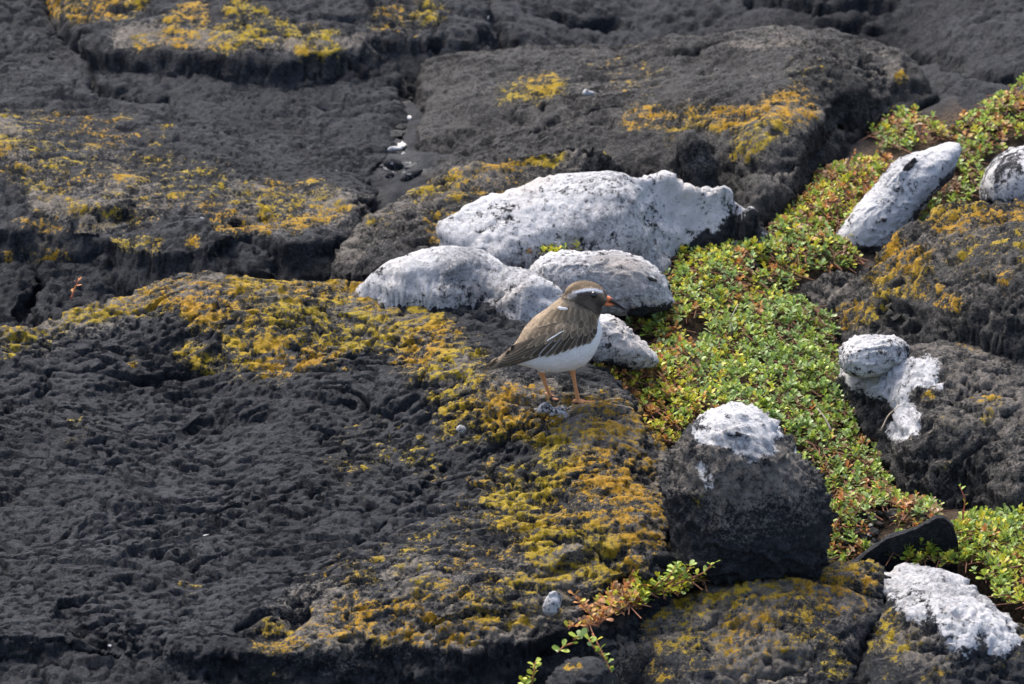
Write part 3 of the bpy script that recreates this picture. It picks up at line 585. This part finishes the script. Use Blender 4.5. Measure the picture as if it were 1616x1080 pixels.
def mat_plants(name, label, poly, zf, spacing, leaf, zones, mound=0.01, seed=1, nl=(7, 12), edge=0.03, stems=True, holes=(), skip=0.0):
    """a mat of creeping leafy shoots: leaves mesh plus stems mesh"""
    r = np.random.default_rng(seed); wp = world_poly(poly, zf); lo, hi = wp.min(0), wp.max(0)
    nx, ny = int((hi[0]-lo[0])/spacing)+1, int((hi[1]-lo[1])/spacing)+1
    g = np.stack(np.meshgrid(np.arange(nx), np.arange(ny)), -1).reshape(-1, 2)*spacing+lo+r.uniform(-.6, .6, (nx*ny, 2))*spacing
    P3 = np.c_[g, np.zeros(len(g))]
    sd_ = sdist(g, wp)+0.016*fbm(P3, 22, 3, seed)
    k = sd_ > 0; dens = pn(P3, 26, seed+3); k &= (dens > -0.62+skip) | (r.random(len(g)) < 0.25)
    for px, py, rad in holes:
        hp = world_poly([(px, py)], zf)[0]; k &= np.hypot(g[:, 0]-hp[0], (g[:, 1]-hp[1])*ST) > rad*S
    g, sd_ = g[k], sd_[k]; P3 = np.c_[g, np.zeros(len(g))]
    z = zf(g)+mound*ss(0, edge*2, sd_)*(0.75+0.6*fbm(P3, 14, 2, seed+5))+0.004
    wz = np.zeros((len(g), len(zones))); zc = world_poly([(a, b) for a, b, *_ in zones], zf)
    for j, (a, b, rad, mix) in enumerate(zones): wz[:, j] = np.exp(-(((g[:, 0]-zc[j, 0])**2+((g[:, 1]-zc[j, 1])*ST)**2)/(rad*S)**2))+1e-6
    B = []; AZ = []; EL = []; LN = []; RO = []; CO = []; SV = []; SF = []; nsv = 0
    zsel = [r.choice(len(zones), p=w_/w_.sum()) for w_ in wz]
    for i in range(len(g)):
        mix = zones[zsel[i]][3]; hgt = r.uniform(0.004, 0.016)*leaf/0.008; lean = r.normal(0, 0.35, 2)
        top = np.array([g[i, 0]+lean[0]*hgt, g[i, 1]+lean[1]*hgt, z[i]+hgt]); n = r.integers(*nl); a0 = r.uniform(0, 6.28)
        kind = mix[r.integers(len(mix))]; sz = leaf*r.uniform(0.6, 1.3)
        for q in range(n):
            f = q/n; az = a0+q*2.4+r.normal(0, .25); el = 0.15+1.05*f+r.normal(0, .22)
            B.append(top-np.array([lean[0], lean[1], 1])*hgt*0.75*(1-f)); AZ.append(az); EL.append(el); LN.append(sz*(1.05-0.38*f)*r.uniform(.8, 1.15)); RO.append(r.normal(0, .35))
            kk = kind if r.random() < 0.82 else mix[r.integers(len(mix))]
            if f < 0.2 and r.random() < 0.12: kk = 'r' if r.random() < .5 else 'b'
            c = np.array(GREENS[kk][r.integers(len(GREENS[kk]))])*r.uniform(.75, 1.25); CO.append(c)
        if stems and r.random() < 0.6:
            d = r.normal(0, 1, 2); d /= np.linalg.norm(d); L = r.uniform(.02, .06); pts = []
            for t in np.linspace(0, 1, 4):
                p = g[i]+d*L*(t-.5)+r.normal(0, .003, 2); pts.append((p[0], p[1], z[i]+0.002+0.006*math.sin(t*3)+r.normal(0, .001)))
            v, f = tube(pts, [0.0009, .0008, .0007, .0005], 4); f = [x for x in f if len(set(x)) == 4]
            SV.append(v); SF += [tuple(y+nsv for y in x) for x in f]; nsv += len(v)
    V = leaves_np(np.array(B), np.array(AZ), np.array(EL), np.array(LN), np.array(RO)); nL = len(B)
    F = (LFT[None]+(np.arange(nL)*10)[:, None, None]).reshape(-1, 3)
    c0 = np.array([g[:, 0].mean(), g[:, 1].mean(), z.min()])
    root = obj(name, mesh_np(name, V-c0, F, None, np.repeat(np.array(CO), 10, 0)), LEAF, loc=c0); tag(root, label, 'ground cover', kind='stuff')
    if SV:
        sv = np.vstack(SV); cc = np.array([(0.16, 0.075, 0.045)])*np.random.default_rng(3).uniform(.6, 1.5, (len(sv), 1))
        so = obj('stems', mesh_np('stems', sv-c0, np.array(SF), None, cc), STEM, root); so['kind'] = 'stuff'
    print(name, len(g), 'shoots', nL, 'leaves')
    return root
GZ = lambda xy: ground_z(xy)
mat_plants('creeping_plants', 'main green and red mat of creeping small leaved plants filling the gap between the rocks',
    [(915, 610), (945, 575), (1040, 562), (1000, 520), (1040, 480), (1075, 408), (1180, 392), (1250, 348), (1298, 280), (1345, 265), (1400, 262), (1390, 310), (1330, 390), (1370, 430), (1240, 460), (1230, 480), (1310, 505), (1320, 560), (1390, 650), (1415, 720), (1425, 770), (1500, 830), (1440, 880), (1300, 905), (1290, 800), (1230, 740), (1150, 720), (1060, 720), (1045, 780), (1030, 700), (1000, 645), (940, 625)],
    GZ, 0.0088, 0.0088, [(980, 610, 60, 'rryyrg'), (1050, 670, 60, 'yyrrg'), (1120, 440, 90, 'yyggy'), (1250, 350, 80, 'yyggrb'), (1330, 290, 70, 'yggrb'), (1190, 520, 110, 'ccgcc'), (1050, 520, 60, 'cgcr'), (1130, 590, 70, 'gcgy'), (1240, 600, 90, 'cgcg'), (1340, 670, 90, 'cggc'), (1370, 800, 80, 'ggrbc'), (1180, 470, 30, 'rryb'), (1060, 580, 40, 'rygb')], mound=0.018, seed=3, holes=[(1095, 545, 22), (1395, 860, 20)])
mat_plants('creeping_plants', 'sparser green and reddish creeping plants round the far diagonal white rock at upper right',
    [(1365, 205), (1400, 178), (1440, 190), (1500, 215), (1560, 175), (1640, 130), (1760, 120), (1760, 230), (1600, 235), (1560, 262), (1545, 310), (1500, 330), (1430, 385), (1400, 395), (1430, 330), (1500, 270), (1510, 235), (1440, 240), (1390, 250)],
    GZ, 0.0095, 0.0090, [(1400, 220, 50, 'yggcb'), (1470, 210, 50, 'brygg'), (1580, 200, 70, 'gyggrb'), (1520, 280, 60, 'cggb'), (1440, 370, 40, 'gcy')], mound=0.012, seed=5, skip=.3)
mat_plants('creeping_plants', 'fresh green cushion of leafy plants at the lower right edge, behind the white capped rock',
    [(1405, 888), (1430, 868), (1470, 858), (1510, 842), (1540, 830), (1600, 824), (1800, 830), (1800, 1010), (1640, 985), (1590, 955), (1540, 915), (1480, 898)],
    (lambda xy: np.full(len(np.atleast_2d(xy)), -0.045)), 0.0085, 0.0098, [(1480, 870, 60, 'ggyg'), (1580, 890, 90, 'gggyc'), (1620, 950, 60, 'yggr')], mound=0.022, seed=7, edge=.04)
TZ = lambda xy: np.maximum(SLABS['D2'][0](np.atleast_2d(xy)), 0.07)
mat_plants('creeping_plants', 'thin fringe of green and reddish plants between the two white rocks behind the bird',
    [(800, 404), (850, 392), (935, 388), (930, 398), (870, 410), (810, 412)], TZ, 0.008, 0.0085, [(820, 402, 20, 'rrb'), (860, 400, 25, 'yyg'), (900, 395, 20, 'ygr')], mound=0.006, seed=9, stems=False)
_lm = {}
def obj_leaf(kind, i):
    key = (kind, i)
    if key not in _lm:
        c = np.array(GREENS[kind][i % len(GREENS[kind])]); me = mesh_np('leaf', LT, LFT, None, np.repeat(c[None], 10, 0)); me.materials.append(LEAF); _lm[key] = me
    return _lm[key]
def sprig(label, paths, leaf, kinds, seed, nleaf=10, rad=0.0011, stemcol=(0.30, 0.12, 0.06), name='plant_sprig', depth_y=None, group='single plant sprigs'):
    """paths: list of stems, each a list of (px, py, y) photo points with world depth; leaves are separate parts"""
    r = np.random.default_rng(seed); W = [[at_y(*p) for p in path] for path in paths]
    b = W[0][0]; root = empty(name, b); tag(root, label, 'plant', group)
    for path in W:
        p = np.array(path); t = np.linspace(0, 1, len(p)); q = np.linspace(0, 1, 8)
        c = np.stack([np.interp(q, t, p[:, i]) for i in range(3)], 1)
        v, f = tube(c-b, np.linspace(rad*1.3, rad*.6, 8), 5)
        obj('stem', mesh_py('stem', v, f, np.repeat(np.array([stemcol]), len(v), 0)), STEM, root)
        for j in range(nleaf):
            u = 0.2+0.8*(j+r.uniform(-.3, .3))/max(nleaf-1, 1); u = min(max(u, 0.05), 1.0)
            pos = np.array([np.interp(u, q, c[:, i]) for i in range(3)])-b; kd = kinds[r.integers(len(kinds))]
            o = bpy.data.objects.new('leaf', obj_leaf(kd, int(r.integers(3)))); COL.objects.link(o); o.parent = root
            sz = leaf*r.uniform(.7, 1.2); o.location = pos; o.scale = (sz, sz, sz)
            o.rotation_euler = (r.normal(0, .5), -r.uniform(.1, 1.1), j*2.4+r.normal(0, .4))
    return root
sprig('green leafy sprig growing at the foot of the white capped dark boulder', [[(1045, 925, -.70), (1060, 905, -.70), (1068, 890, -.69)], [(1050, 925, -.70), (1080, 905, -.70), (1092, 892, -.70)], [(1060, 925, -.71), (1110, 905, -.70), (1125, 890, -.70)], [(1030, 930, -.70), (1050, 912, -.71)]], .0095, 'ggcgy', 21, 14)
mat_plants('creeping_plants', 'narrow wedge of yellow green plants in the crack under the white capped dark boulder',
    [(915, 1000), (950, 955), (1010, 925), (1060, 900), (1130, 888), (1160, 900), (1080, 938), (1010, 962), (950, 995)], (lambda xy: np.full(len(np.atleast_2d(xy)), -0.026)), 0.0078, 0.0095, [(980, 955, 30, 'rryb'), (1030, 925, 40, 'yyg'), (1100, 900, 40, 'ggcy')], mound=0.012, seed=12, edge=.02)
sprig('orange red dry sprig at the bottom, beside the pale stone on the slab edge', [[(945, 985, -.80), (930, 968, -.80), (905, 938, -.80)], [(945, 985, -.80), (950, 965, -.80), (975, 950, -.79)], [(945, 988, -.80), (925, 985, -.81), (895, 990, -.82)], [(945, 985, -.80), (960, 972, -.80), (990, 955, -.79)]], .0085, 'rrrbry', 23, 18, stemcol=(.42, .17, .08))
sprig('drooping green sprig hanging into the dark gap at the bottom', [[(935, 1000, -.83), (950, 1030, -.85), (965, 1062, -.88)], [(925, 1000, -.83), (935, 1020, -.85), (960, 1045, -.86)]], .0095, 'gcgyg', 24, 12)
sprig('broad green leaves at the bottom under the orange red dry sprig', [[(905, 1015, -.84), (890, 1020, -.85), (880, 1030, -.86)], [(905, 1010, -.84), (915, 1005, -.84)]], .012, 'gcg', 25, 7)
sprig('yellow green sprig at the very bottom edge below the slab lip', [[(838, 1085, -.93), (842, 1065, -.93), (845, 1045, -.92)], [(830, 1085, -.93), (826, 1075, -.93)]], .0095, 'yygy', 26, 12)
sprig('reddish seedling alone in the dark hollow at left', [[(112, 472, .09), (118, 455, .09), (124, 442, .09)]], .0085, 'rrgr', 27, 7, stemcol=(.45, .17, .1))
sprig('red stemmed shoot rising above the green cushion at the lower right edge', [[(1530, 840, -.50), (1518, 815, -.50), (1524, 790, -.50), (1515, 768, -.50)]], .0085, 'rgry', 28, 8, stemcol=(.40, .12, .08))
sprig('bare pale twig lying across the plant mat', [[(1312, 680, -.27), (1302, 660, -.26), (1290, 645, -.25)]], .006, 'b', 29, 2, rad=.0012, stemcol=(.45, .36, .28), name='twig')
sprig('thin pale dry stalk standing in the middle of the plant mat', [[(1150, 540, -.03), (1156, 520, -.03), (1152, 505, -.03), (1165, 480, -.02)]], .006, 'b', 30, 3, rad=.001, stemcol=(.5, .4, .3), name='twig')
sprig('fine bare twig bending out from the guano nose of the right boulder', [[(1390, 680, -.33), (1402, 655, -.32), (1420, 640, -.31)]], .005, 'b', 31, 1, rad=.0009, stemcol=(.35, .28, .2), name='twig')

# ------------------------------------------------------------------ the bird
K = 0.2045e-3
def bl(zx, zy, y=0.0):
    """bird-local point seen at enlarged-photo point (zx, zy) when it lies y to the side (negative = towards the viewer)"""
    return np.array([(zx-590)*K, y, ((860-zy)*K-y*ST)/CT])
def loft(st, n=28, wid=0.9):
    """stations (zx, zy, r_in_plane, wfac) -> closed tapered body"""
    P = [bl(a, b) for a, b, *_ in st]; V = []; F = []
    for i, s_ in enumerate(st):
        t = P[min(i+1, len(P)-1)]-P[max(i-1, 0)]; t /= np.linalg.norm(t); u = np.cross(t, [0, 1, 0]); u /= np.linalg.norm(u)
        r = s_[2]*K; wf = s_[3] if len(s_) > 3 else wid
        for k in range(n):
            a = 2*math.pi*k/n; V.append(P[i]+u*r*math.cos(a)+np.array([0, 1, 0])*r*wf*math.sin(a))
    for i in range(len(st)-1):
        for k in range(n): F.append((i*n+k, i*n+(k+1) % n, (i+1)*n+(k+1) % n, (i+1)*n+k))
    F.append(tuple(range(n))[::-1]); F.append(tuple((len(st)-1)*n+k for k in range(n)))
    return V, F
bV, bF = [], []
def addm(V, F):
    o = len(bV); bV.extend([np.asarray(v, float) for v in V]); bF.extend([tuple(x+o for x in f) for f in fix_quads(F)])
addm(*loft([(112, 662, 5, 2.2), (155, 642, 12, 2.2), (220, 612, 26, 1.5), (270, 588, 48, 1.15), (330, 566, 92, .95), (395, 540, 150, .9), (470, 512, 192, .88), (550, 480, 212, .88), (610, 452, 214, .88), (655, 430, 200, .88), (706, 412, 172, .88), (748, 400, 130, .88), (782, 390, 78, .88), (798, 386, 28, .88)]))
addm(*loft([(600, 400, 175, .88), (640, 340, 158, .86), (672, 285, 135, .84), (694, 245, 122, .84), (706, 215, 112, .84)]))
def ell(zx, zy, rx, rz, ry, rot=0.0):
    n, F = ico(4); c = bl(zx, zy); p = n*np.array([rx*K, ry*K, rz*K]); ca, sa = math.cos(rot), math.sin(rot)
    V = np.c_[p[:, 0]*ca-p[:, 2]*sa, p[:, 1], p[:, 0]*sa+p[:, 2]*ca]+c; addm(V, [tuple(f) for f in F])
ell(706, 208, 127, 94, 92, -0.12); ell(765, 218, 74, 66, 72, -0.2); ell(640, 238, 82, 72, 86, .2)
ell(455, 620, 60, 72, 45); ell(615, 600, 60, 72, 45)        # thigh feathering
def leg(pts, rad, toes, yy):
    addm(*tube([bl(a, b, y) for a, b, y in pts], rad, 10))
    for t, rr in toes: addm(*tube([bl(a, b, y) for a, b, y in t], rr, 8))
YN, YF = -0.011, 0.012
leg([(618, 640, YN), (634, 700, YN), (645, 760, YN), (656, 815, YN), (664, 858, YN)], [.006, .0031, .0024, .0026, .0031],
    [([(664, 858, YN), (700, 868, YN-.001), (738, 872, YN-.002), (768, 866, YN-.002)], [.0031, .0024, .0022, .0015]), ([(664, 858, YN), (690, 880, YN-.006), (724, 890, YN-.010)], [.003, .0022, .0014]), ([(664, 860, YN), (630, 868, YN+.004), (592, 862, YN+.008)], [.003, .0023, .0014])], YN)
leg([(438, 650, YF), (452, 715, YF), (470, 770, YF), (490, 818, YF), (506, 842, YF)], [.006, .0031, .0024, .0026, .0031],
    [([(506, 842, YF), (535, 842, YF), (570, 822, YF+.002)], [.003, .0023, .0015]), ([(506, 842, YF), (525, 852, YF-.005), (545, 856, YF-.009)], [.003, .0022, .0014]), ([(506, 842, YF), (490, 826, YF+.006), (465, 815, YF+.010)], [.003, .0022, .0013])], YF)
tm = bpy.data.meshes.new('tmp'); tm.from_pydata([tuple(v) for v in bV], [], bF); to = bpy.data.objects.new('tmp', tm); COL.objects.link(to)
m1 = to.modifiers.new('r', 'REMESH'); m1.mode = 'VOXEL'; m1.voxel_size = 0.00095; m2 = to.modifiers.new('s', 'SMOOTH'); m2.factor = 0.5; m2.iterations = 5
dg = bpy.context.evaluated_depsgraph_get(); body = bpy.data.meshes.new_from_object(to.evaluated_get(dg)); bpy.data.objects.remove(to); body.name = 'body'
nv = len(body.vertices); BV = np.empty(nv*3, np.float32); body.vertices.foreach_get('co', BV); BV = BV.reshape(-1, 3)
ZX = BV[:, 0]/K+590; ZY = 860-(BV[:, 2]*CT-np.abs(BV[:, 1])*ST)/K
Zs = np.c_[ZX, ZY]
def mixc(c, f, col): return c*(1-f[:, None])+np.array(col)*f[:, None]
nz = fbm(BV, (160, 260, 260), 3, 2); nz2 = fbm(BV, 420, 2, 4)
C = np.repeat(np.array([[0.26, 0.197, 0.133]]), nv, 0)*(1+0.42*nz+0.2*nz2)[:, None]
jit = Zs+np.c_[nz*6, nz2*6]
belly = np.array([(250, 625), (275, 598), (330, 580), (400, 575), (480, 583), (560, 553), (640, 518), (735, 502), (766, 460), (768, 400), (782, 350), (798, 318), (840, 300), (880, 430), (860, 600), (720, 730), (450, 760), (310, 690)], float)
C = mixc(C, ss(-7, 7, sdist(jit, belly)), (0.80, 0.78, 0.76))
hd = (ZY < 330) & (ZX > 540)
def paint(pts, r, col, f=1.0, soft=.5):
    global C
    d = seg_dist(jit, pts); C = mixc(C, f*ss(r, r*soft, d)*(ZX > 480), col)
paint([(600, 215), (660, 250), (700, 280)], 55, (0.19, 0.155, 0.12), .8)
paint([(690, 232), (760, 240), (790, 265)], 66, (0.062, 0.047, 0.036), .92)
paint([(720, 255), (775, 290)], 30, (0.13, 0.105, 0.085), .6)
paint([(790, 262), (800, 300)], 34, (0.05, 0.04, 0.034), .85)
paint([(600, 195), (650, 150), (740, 122), (800, 140)], 34, (0.15, 0.105, 0.062), .75)
for _k in range(26):
    _x = 575+_k*10; _t = 108+((_x-725)/135)**2*70; paint([(_x, _t+6), (_x-12, _t+30+(_k*37 % 17))], 5, (0.07, 0.05, 0.032), .75)
paint([(655, 193), (700, 196), (750, 200)], 19, (0.05, 0.04, 0.036), .95)
paint([(632, 190), (672, 180), (720, 172), (765, 170), (806, 184)], 13, (0.55, 0.56, 0.60), .95, .2)
paint([(610, 212), (640, 200)], 20, (0.36, 0.33, 0.31), .7)
paint([(822, 178), (832, 205)], 15, (0.05, 0.035, 0.03), .85)
paint([(566, 224), (640, 243), (720, 288), (790, 328)], 9, (0.045, 0.035, 0.028), .75)
paint([(553, 290), (600, 292)], 13, (0.8, 0.8, 0.8), 1.0, .6)
lg = np.zeros(nv)
for pts, yy in (([(618, 640), (634, 700), (645, 760), (656, 815), (664, 858)], YN), ([(438, 650), (452, 715), (470, 770), (490, 818), (506, 842)], YF)):
    q = np.array([bl(a, b_, yy)[[0, 2]] for a, b_ in pts]); dl = np.hypot(seg_dist(BV[:, [0, 2]], q), np.maximum(np.abs(BV[:, 1]-yy)-.001, 0))
    lg = np.maximum(lg, ss(.0052, .0044, dl)*ss(.052, .048, BV[:, 2]))
lg = np.maximum(lg, (BV[:, 2] < .022).astype(float)); C = mixc(C, lg, (0.60, 0.27, 0.115))
C = mixc(C, ss(.004, .001, BV[:, 2])*.5*lg, (0.62, 0.33, 0.22)); C = np.clip(C, 0.01, 1)
at = body.attributes.new('col', 'FLOAT_COLOR', 'POINT'); cc = np.ones((nv, 4), np.float32); cc[:, :3] = C; at.data.foreach_set('color', cc.ravel())
body.polygons.foreach_set('use_smooth', np.ones(len(body.polygons), bool))
PLUM = col_mat('plumage', 0.85, 0.15, 700, 0.22, 0.0012); BILL = col_mat('bill', 0.35, 0.5, 500, .1, .0002)
b = NB('eye'); EYE = b.out((0.006, 0.005, 0.005), 0.08, None, 0.6)
foot = at_z(740+664/3.857, 410+868/3.857, 0.068)
# stand the bird on the slab under its near foot
dgs = bpy.context.evaluated_depsgraph_get()
slabA = SLABS['A'][2]; bv = BVHTree.FromObject(slabA, dgs); la = Vector(slabA.location)
def slab_top(x, y):
    h = bv.ray_cast(Vector((x, y, 1))-la, Vector((0, 0, -1))); return (h[0]+la).z if h[0] else 0.06
nf = bl(664, 868, YN); ff = bl(506, 852, YF)
zz = 0.068
for _ in range(6):
    p = at_z(740+664/3.857, 410+868/3.857, zz); zz = 0.5*zz+0.5*float(np.mean([slab_top(p[0]+dx, p[1]+dy) for dx in (-.006, 0, .01, .02) for dy in (-.004, .004)]))
borg = np.array([p[0]-nf[0], p[1]-nf[1], zz-nf[2]+0.0042])
print('bird at', borg, 'slab under far foot', slab_top(borg[0]+ff[0], borg[1]+ff[1])-borg[2]-ff[2])
borg[1] -= 0.006; borg[2] -= 0.0008
bird = empty('bird', borg); bird.scale = (1, 1, 0.97); tag(bird, 'small brown backed white bellied shorebird with orange legs standing on the lichened slab', 'bird')
obj('body', body, PLUM, bird)
bvb = BVHTree.FromPolygons([tuple(v) for v in BV], [tuple(pl.vertices) for pl in body.polygons])
FW = Vector(FWD)
def on_body(zx, zy, lift, ylast):
    o = Vector(bl(zx, zy)); h = bvb.ray_cast(o-FW*0.25, FW)
    if h[0] is not None: return np.array(h[0]+h[1]*lift), h[0].y
    yl = ylast*0.93; q = bl(zx, zy, yl); return q+np.array([0, -lift, 0]), yl
def feather(parent, side, root, tip, wid, lift, c_mid, c_edge, bend=0.0, n=9, white=0.0):
    r0, t0 = np.array(root, float), np.array(tip, float); ax = t0-r0; L = np.linalg.norm(ax); ax /= L; pr = np.array([-ax[1], ax[0]])
    prof = lambda u: (0.55+0.45*math.sin(min(u*2.2, 1.57)))*math.sqrt(max(1-max((u-.55)/.45, 0)**2.4, 0.015))
    V = []; CL = []; yl = -0.015
    for i in range(n):
        u = i/(n-1); c = r0+ax*L*u+pr*bend*math.sin(u*math.pi)*L; wv = wid*prof(u)
        pc, yl = on_body(c[0], c[1], lift+0.0007+.0010*u, yl)
        for k, f in enumerate((-1, -.75, -.2, .2, .75, 1)):
            q = c+pr*wv*f; p_, _ = on_body(q[0], q[1], lift+0.0004*(1-abs(f))+.0010*u, yl)
            if np.linalg.norm(p_-pc) > wid*K*1.9: p_ = pc+np.array([pr[0]*wv*f*K, 0, -pr[1]*wv*f*K])
            V.append(p_*np.array([1, side, 1]))
            e = (abs(f) > .9) or (u > .93); base_c = np.array(c_edge if e else c_mid)*(0.68 if abs(f) < .3 and not e else 1.0)*(0.9+0.2*((i*7+k*3) % 5)/5); CL.append(base_c)
    F = [(i*6+k, i*6+k+1, (i+1)*6+k+1, (i+1)*6+k) for i in range(n-1) for k in range(5)]
    if side < 0: F = [f[::-1] for f in F]
    o = obj('feather', mesh_py('feather', V, F, np.array(CL)), PLUM, parent)
    return o
br = (0.27, 0.205, 0.138); dk = (0.085, 0.066, 0.048); pe = (0.34, 0.28, 0.21); wh = (0.72, 0.71, 0.70)
for side in (1, -1):
    wing = empty('wing', (0, 0, 0)); wing.parent = bird; rw = np.random.default_rng(50)
    def lerp(a, b_, t): return (a[0]+(b_[0]-a[0])*t, a[1]+(b_[1]-a[1])*t)
    def path(pts, t):
        x = t*(len(pts)-1); i = min(int(x), len(pts)-2); return lerp(pts[i], pts[i+1], x-i)
    # primaries and tail-side flight feathers
    for i in range(6 if side > 0 else 3):
        t = i/5; feather(wing, side, lerp((470, 560), (400, 470), t), lerp((150, 652), (215, 585), t), 20, .0006+.0004*i, tuple(np.array(dk)*1.3), tuple(np.array(br)*1.05))
    # greater coverts fanning along the lower wing edge
    for i in range(12):
        t = i/11; r_ = path([(500, 470), (590, 440), (680, 410), (735, 375), (755, 345)], t); e_ = path([(330, 590), (420, 588), (505, 578), (590, 545), (665, 520), (725, 500), (752, 455)], t)
        feather(wing, side, r_, e_, 17, .0011+.0002*(i % 3), dk if i % 3 else tuple(np.array(dk)*1.6), pe if i != 2 else wh)
    # median coverts
    for i in range(11):
        t = i/10
        if side < 0 and t < .5: continue
        r_ = path([(470, 400), (580, 370), (680, 345), (750, 325)], t); e_ = path([(310, 545), (410, 520), (520, 490), (620, 470), (700, 455), (756, 415)], t)
        feather(wing, side, r_, e_, 19, .0016+.0002*(i % 2), tuple(np.array(br)*(.62+.3*rw.random())), tuple(np.array(br)*1.25))
    feather(wing, side, (575, 425), (478, 487), 4, .0030, wh, wh)
    feather(wing, side, (603, 291), (550, 290), 9, .0042, wh, wh)
    # scapulars and mantle
    if side < 0: continue
    for row, (rp, ep, n_, wd) in enumerate([([(468, 362), (550, 320), (660, 320), (745, 320)], [(360, 482), (440, 455), (560, 440), (660, 420), (745, 395)], 10, 21),
                                            ([(520, 298), (590, 272), (690, 290)], [(425, 408), (500, 385), (600, 370), (700, 370)], 8, 22)]):
        for i in range(n_):
            t = i/(n_-1); feather(wing, side, path(rp, t), path(ep, t), wd, .0017+.0003*row, tuple(np.array(br)*(.55+.6*rw.random())), tuple(np.array(br)*1.25))
for side in (1, -1):
    for i in range(3):
        feather(bird, side, (300, 560+i*8), (78+i*24, 674-i*3), 15, .0004, tuple(np.array(br)*.8), tuple(np.array(br)*1.2)).name = 'tail_feather'
# bill: two mandibles, orange base and black tip
def bill(top, bot, name):
    st = 12; V = []; CL = []
    for i in range(st):
        u = i/(st-1); a = path(top, u); b_ = path(bot, u); m = lerp(a, b_, .5); h = max(abs(b_[1]-a[1]) / 2, 1.2); wdt = 21*(1-u)**.8+1.2
        for k in range(10):
            an = 2*math.pi*k/10; p = bl(m[0], m[1]); p = p+np.array([0.25*math.sin(an)*h*K, wdt*K*math.cos(an), h*K*math.sin(an)]); V.append(p)
            blk = ss(.34, .46, np.array(u+0.10*(name == 'upper_mandible')-0.06*math.sin(an))); CL.append(np.array((0.72, 0.19, 0.05))*(1-blk)+np.array((0.022, 0.014, 0.016))*blk)
    F = [(i*10+k, i*10+(k+1) % 10, (i+1)*10+(k+1) % 10, (i+1)*10+k) for i in range(st-1) for k in range(10)]+[tuple(range(10))[::-1], tuple((st-1)*10+k for k in range(10))]
    obj(name, mesh_py(name, V, F, np.array(CL)), BILL, bird)
bill([(812, 203), (842, 209), (872, 228), (910, 258), (962, 300)], [(812, 240), (842, 244), (878, 256), (912, 274), (962, 304)], 'upper_mandible')
bill([(812, 241), (842, 245), (878, 257), (910, 274), (950, 297)], [(812, 268), (845, 271), (882, 276), (912, 285), (950, 300)], 'lower_mandible')
for side in (1, -1):
    p, _ = on_body(758, 201, -.0018, -.02); n_, F_ = ico(3)
    e = obj('eye', mesh_np('eye', n_*.0047, F_), EYE, bird, loc=p*np.array([1, side, 1]))

# ------------------------------------------------------------------ grit and shell bits in the gaps
def grit():
    r = np.random.default_rng(77); n0, F0 = ico(1); V = []; F = []; CL = []; m = 0
    for poly, cnt, sz in (([(604, 215), (612, 180), (640, 150), (655, 200), (650, 262), (690, 285), (630, 296), (600, 292)], 170, .0045), ([(1370, 790), (1420, 770), (1490, 830), (1450, 870), (1390, 880), (1320, 880)], 200, .0042),
                          ([(1060, 690), (1090, 660), (1060, 780), (1045, 800)], 60, .004), ([(1560, 175), (1640, 150), (1640, 185), (1540, 215)], 70, .0045)):
        wp = world_poly(poly, GZ); lo, hi = wp.min(0), wp.max(0); k = 0
        while k < cnt:
            p = r.uniform(lo, hi)
            if not inside(p[None], wp)[0]: continue
            k += 1; sc_ = sz*r.lognormal(0, .45)*np.array([r.uniform(.7, 1.3), r.uniform(.7, 1.3), r.uniform(.4, .8)]); a = r.uniform(0, 6.28)
            v = n0*sc_*(1+.18*r.normal(size=(len(n0), 1))); v = np.c_[v[:, 0]*math.cos(a)-v[:, 1]*math.sin(a), v[:, 0]*math.sin(a)+v[:, 1]*math.cos(a), v[:, 2]]
            V.append(v+np.array([p[0], p[1], float(ground_z(p[None])[0])+sc_[2]*.5])); F.append(F0+m); m += len(n0)
            g = r.uniform(.02, .11); c = np.array([g, g*.98, g*.97]) if r.random() > .09 else np.array([.62, .58, .52]); CL.append(np.repeat(c[None], len(n0), 0))
    V = np.vstack(V); c0 = V.mean(0); o = obj('grit', mesh_np('grit', V-c0, np.vstack(F), None, np.vstack(CL), smooth=False), STEM, loc=c0)
    tag(o, 'grey grit and pale shell bits lying in the gaps between the rocks', 'grit', kind='stuff')
grit()
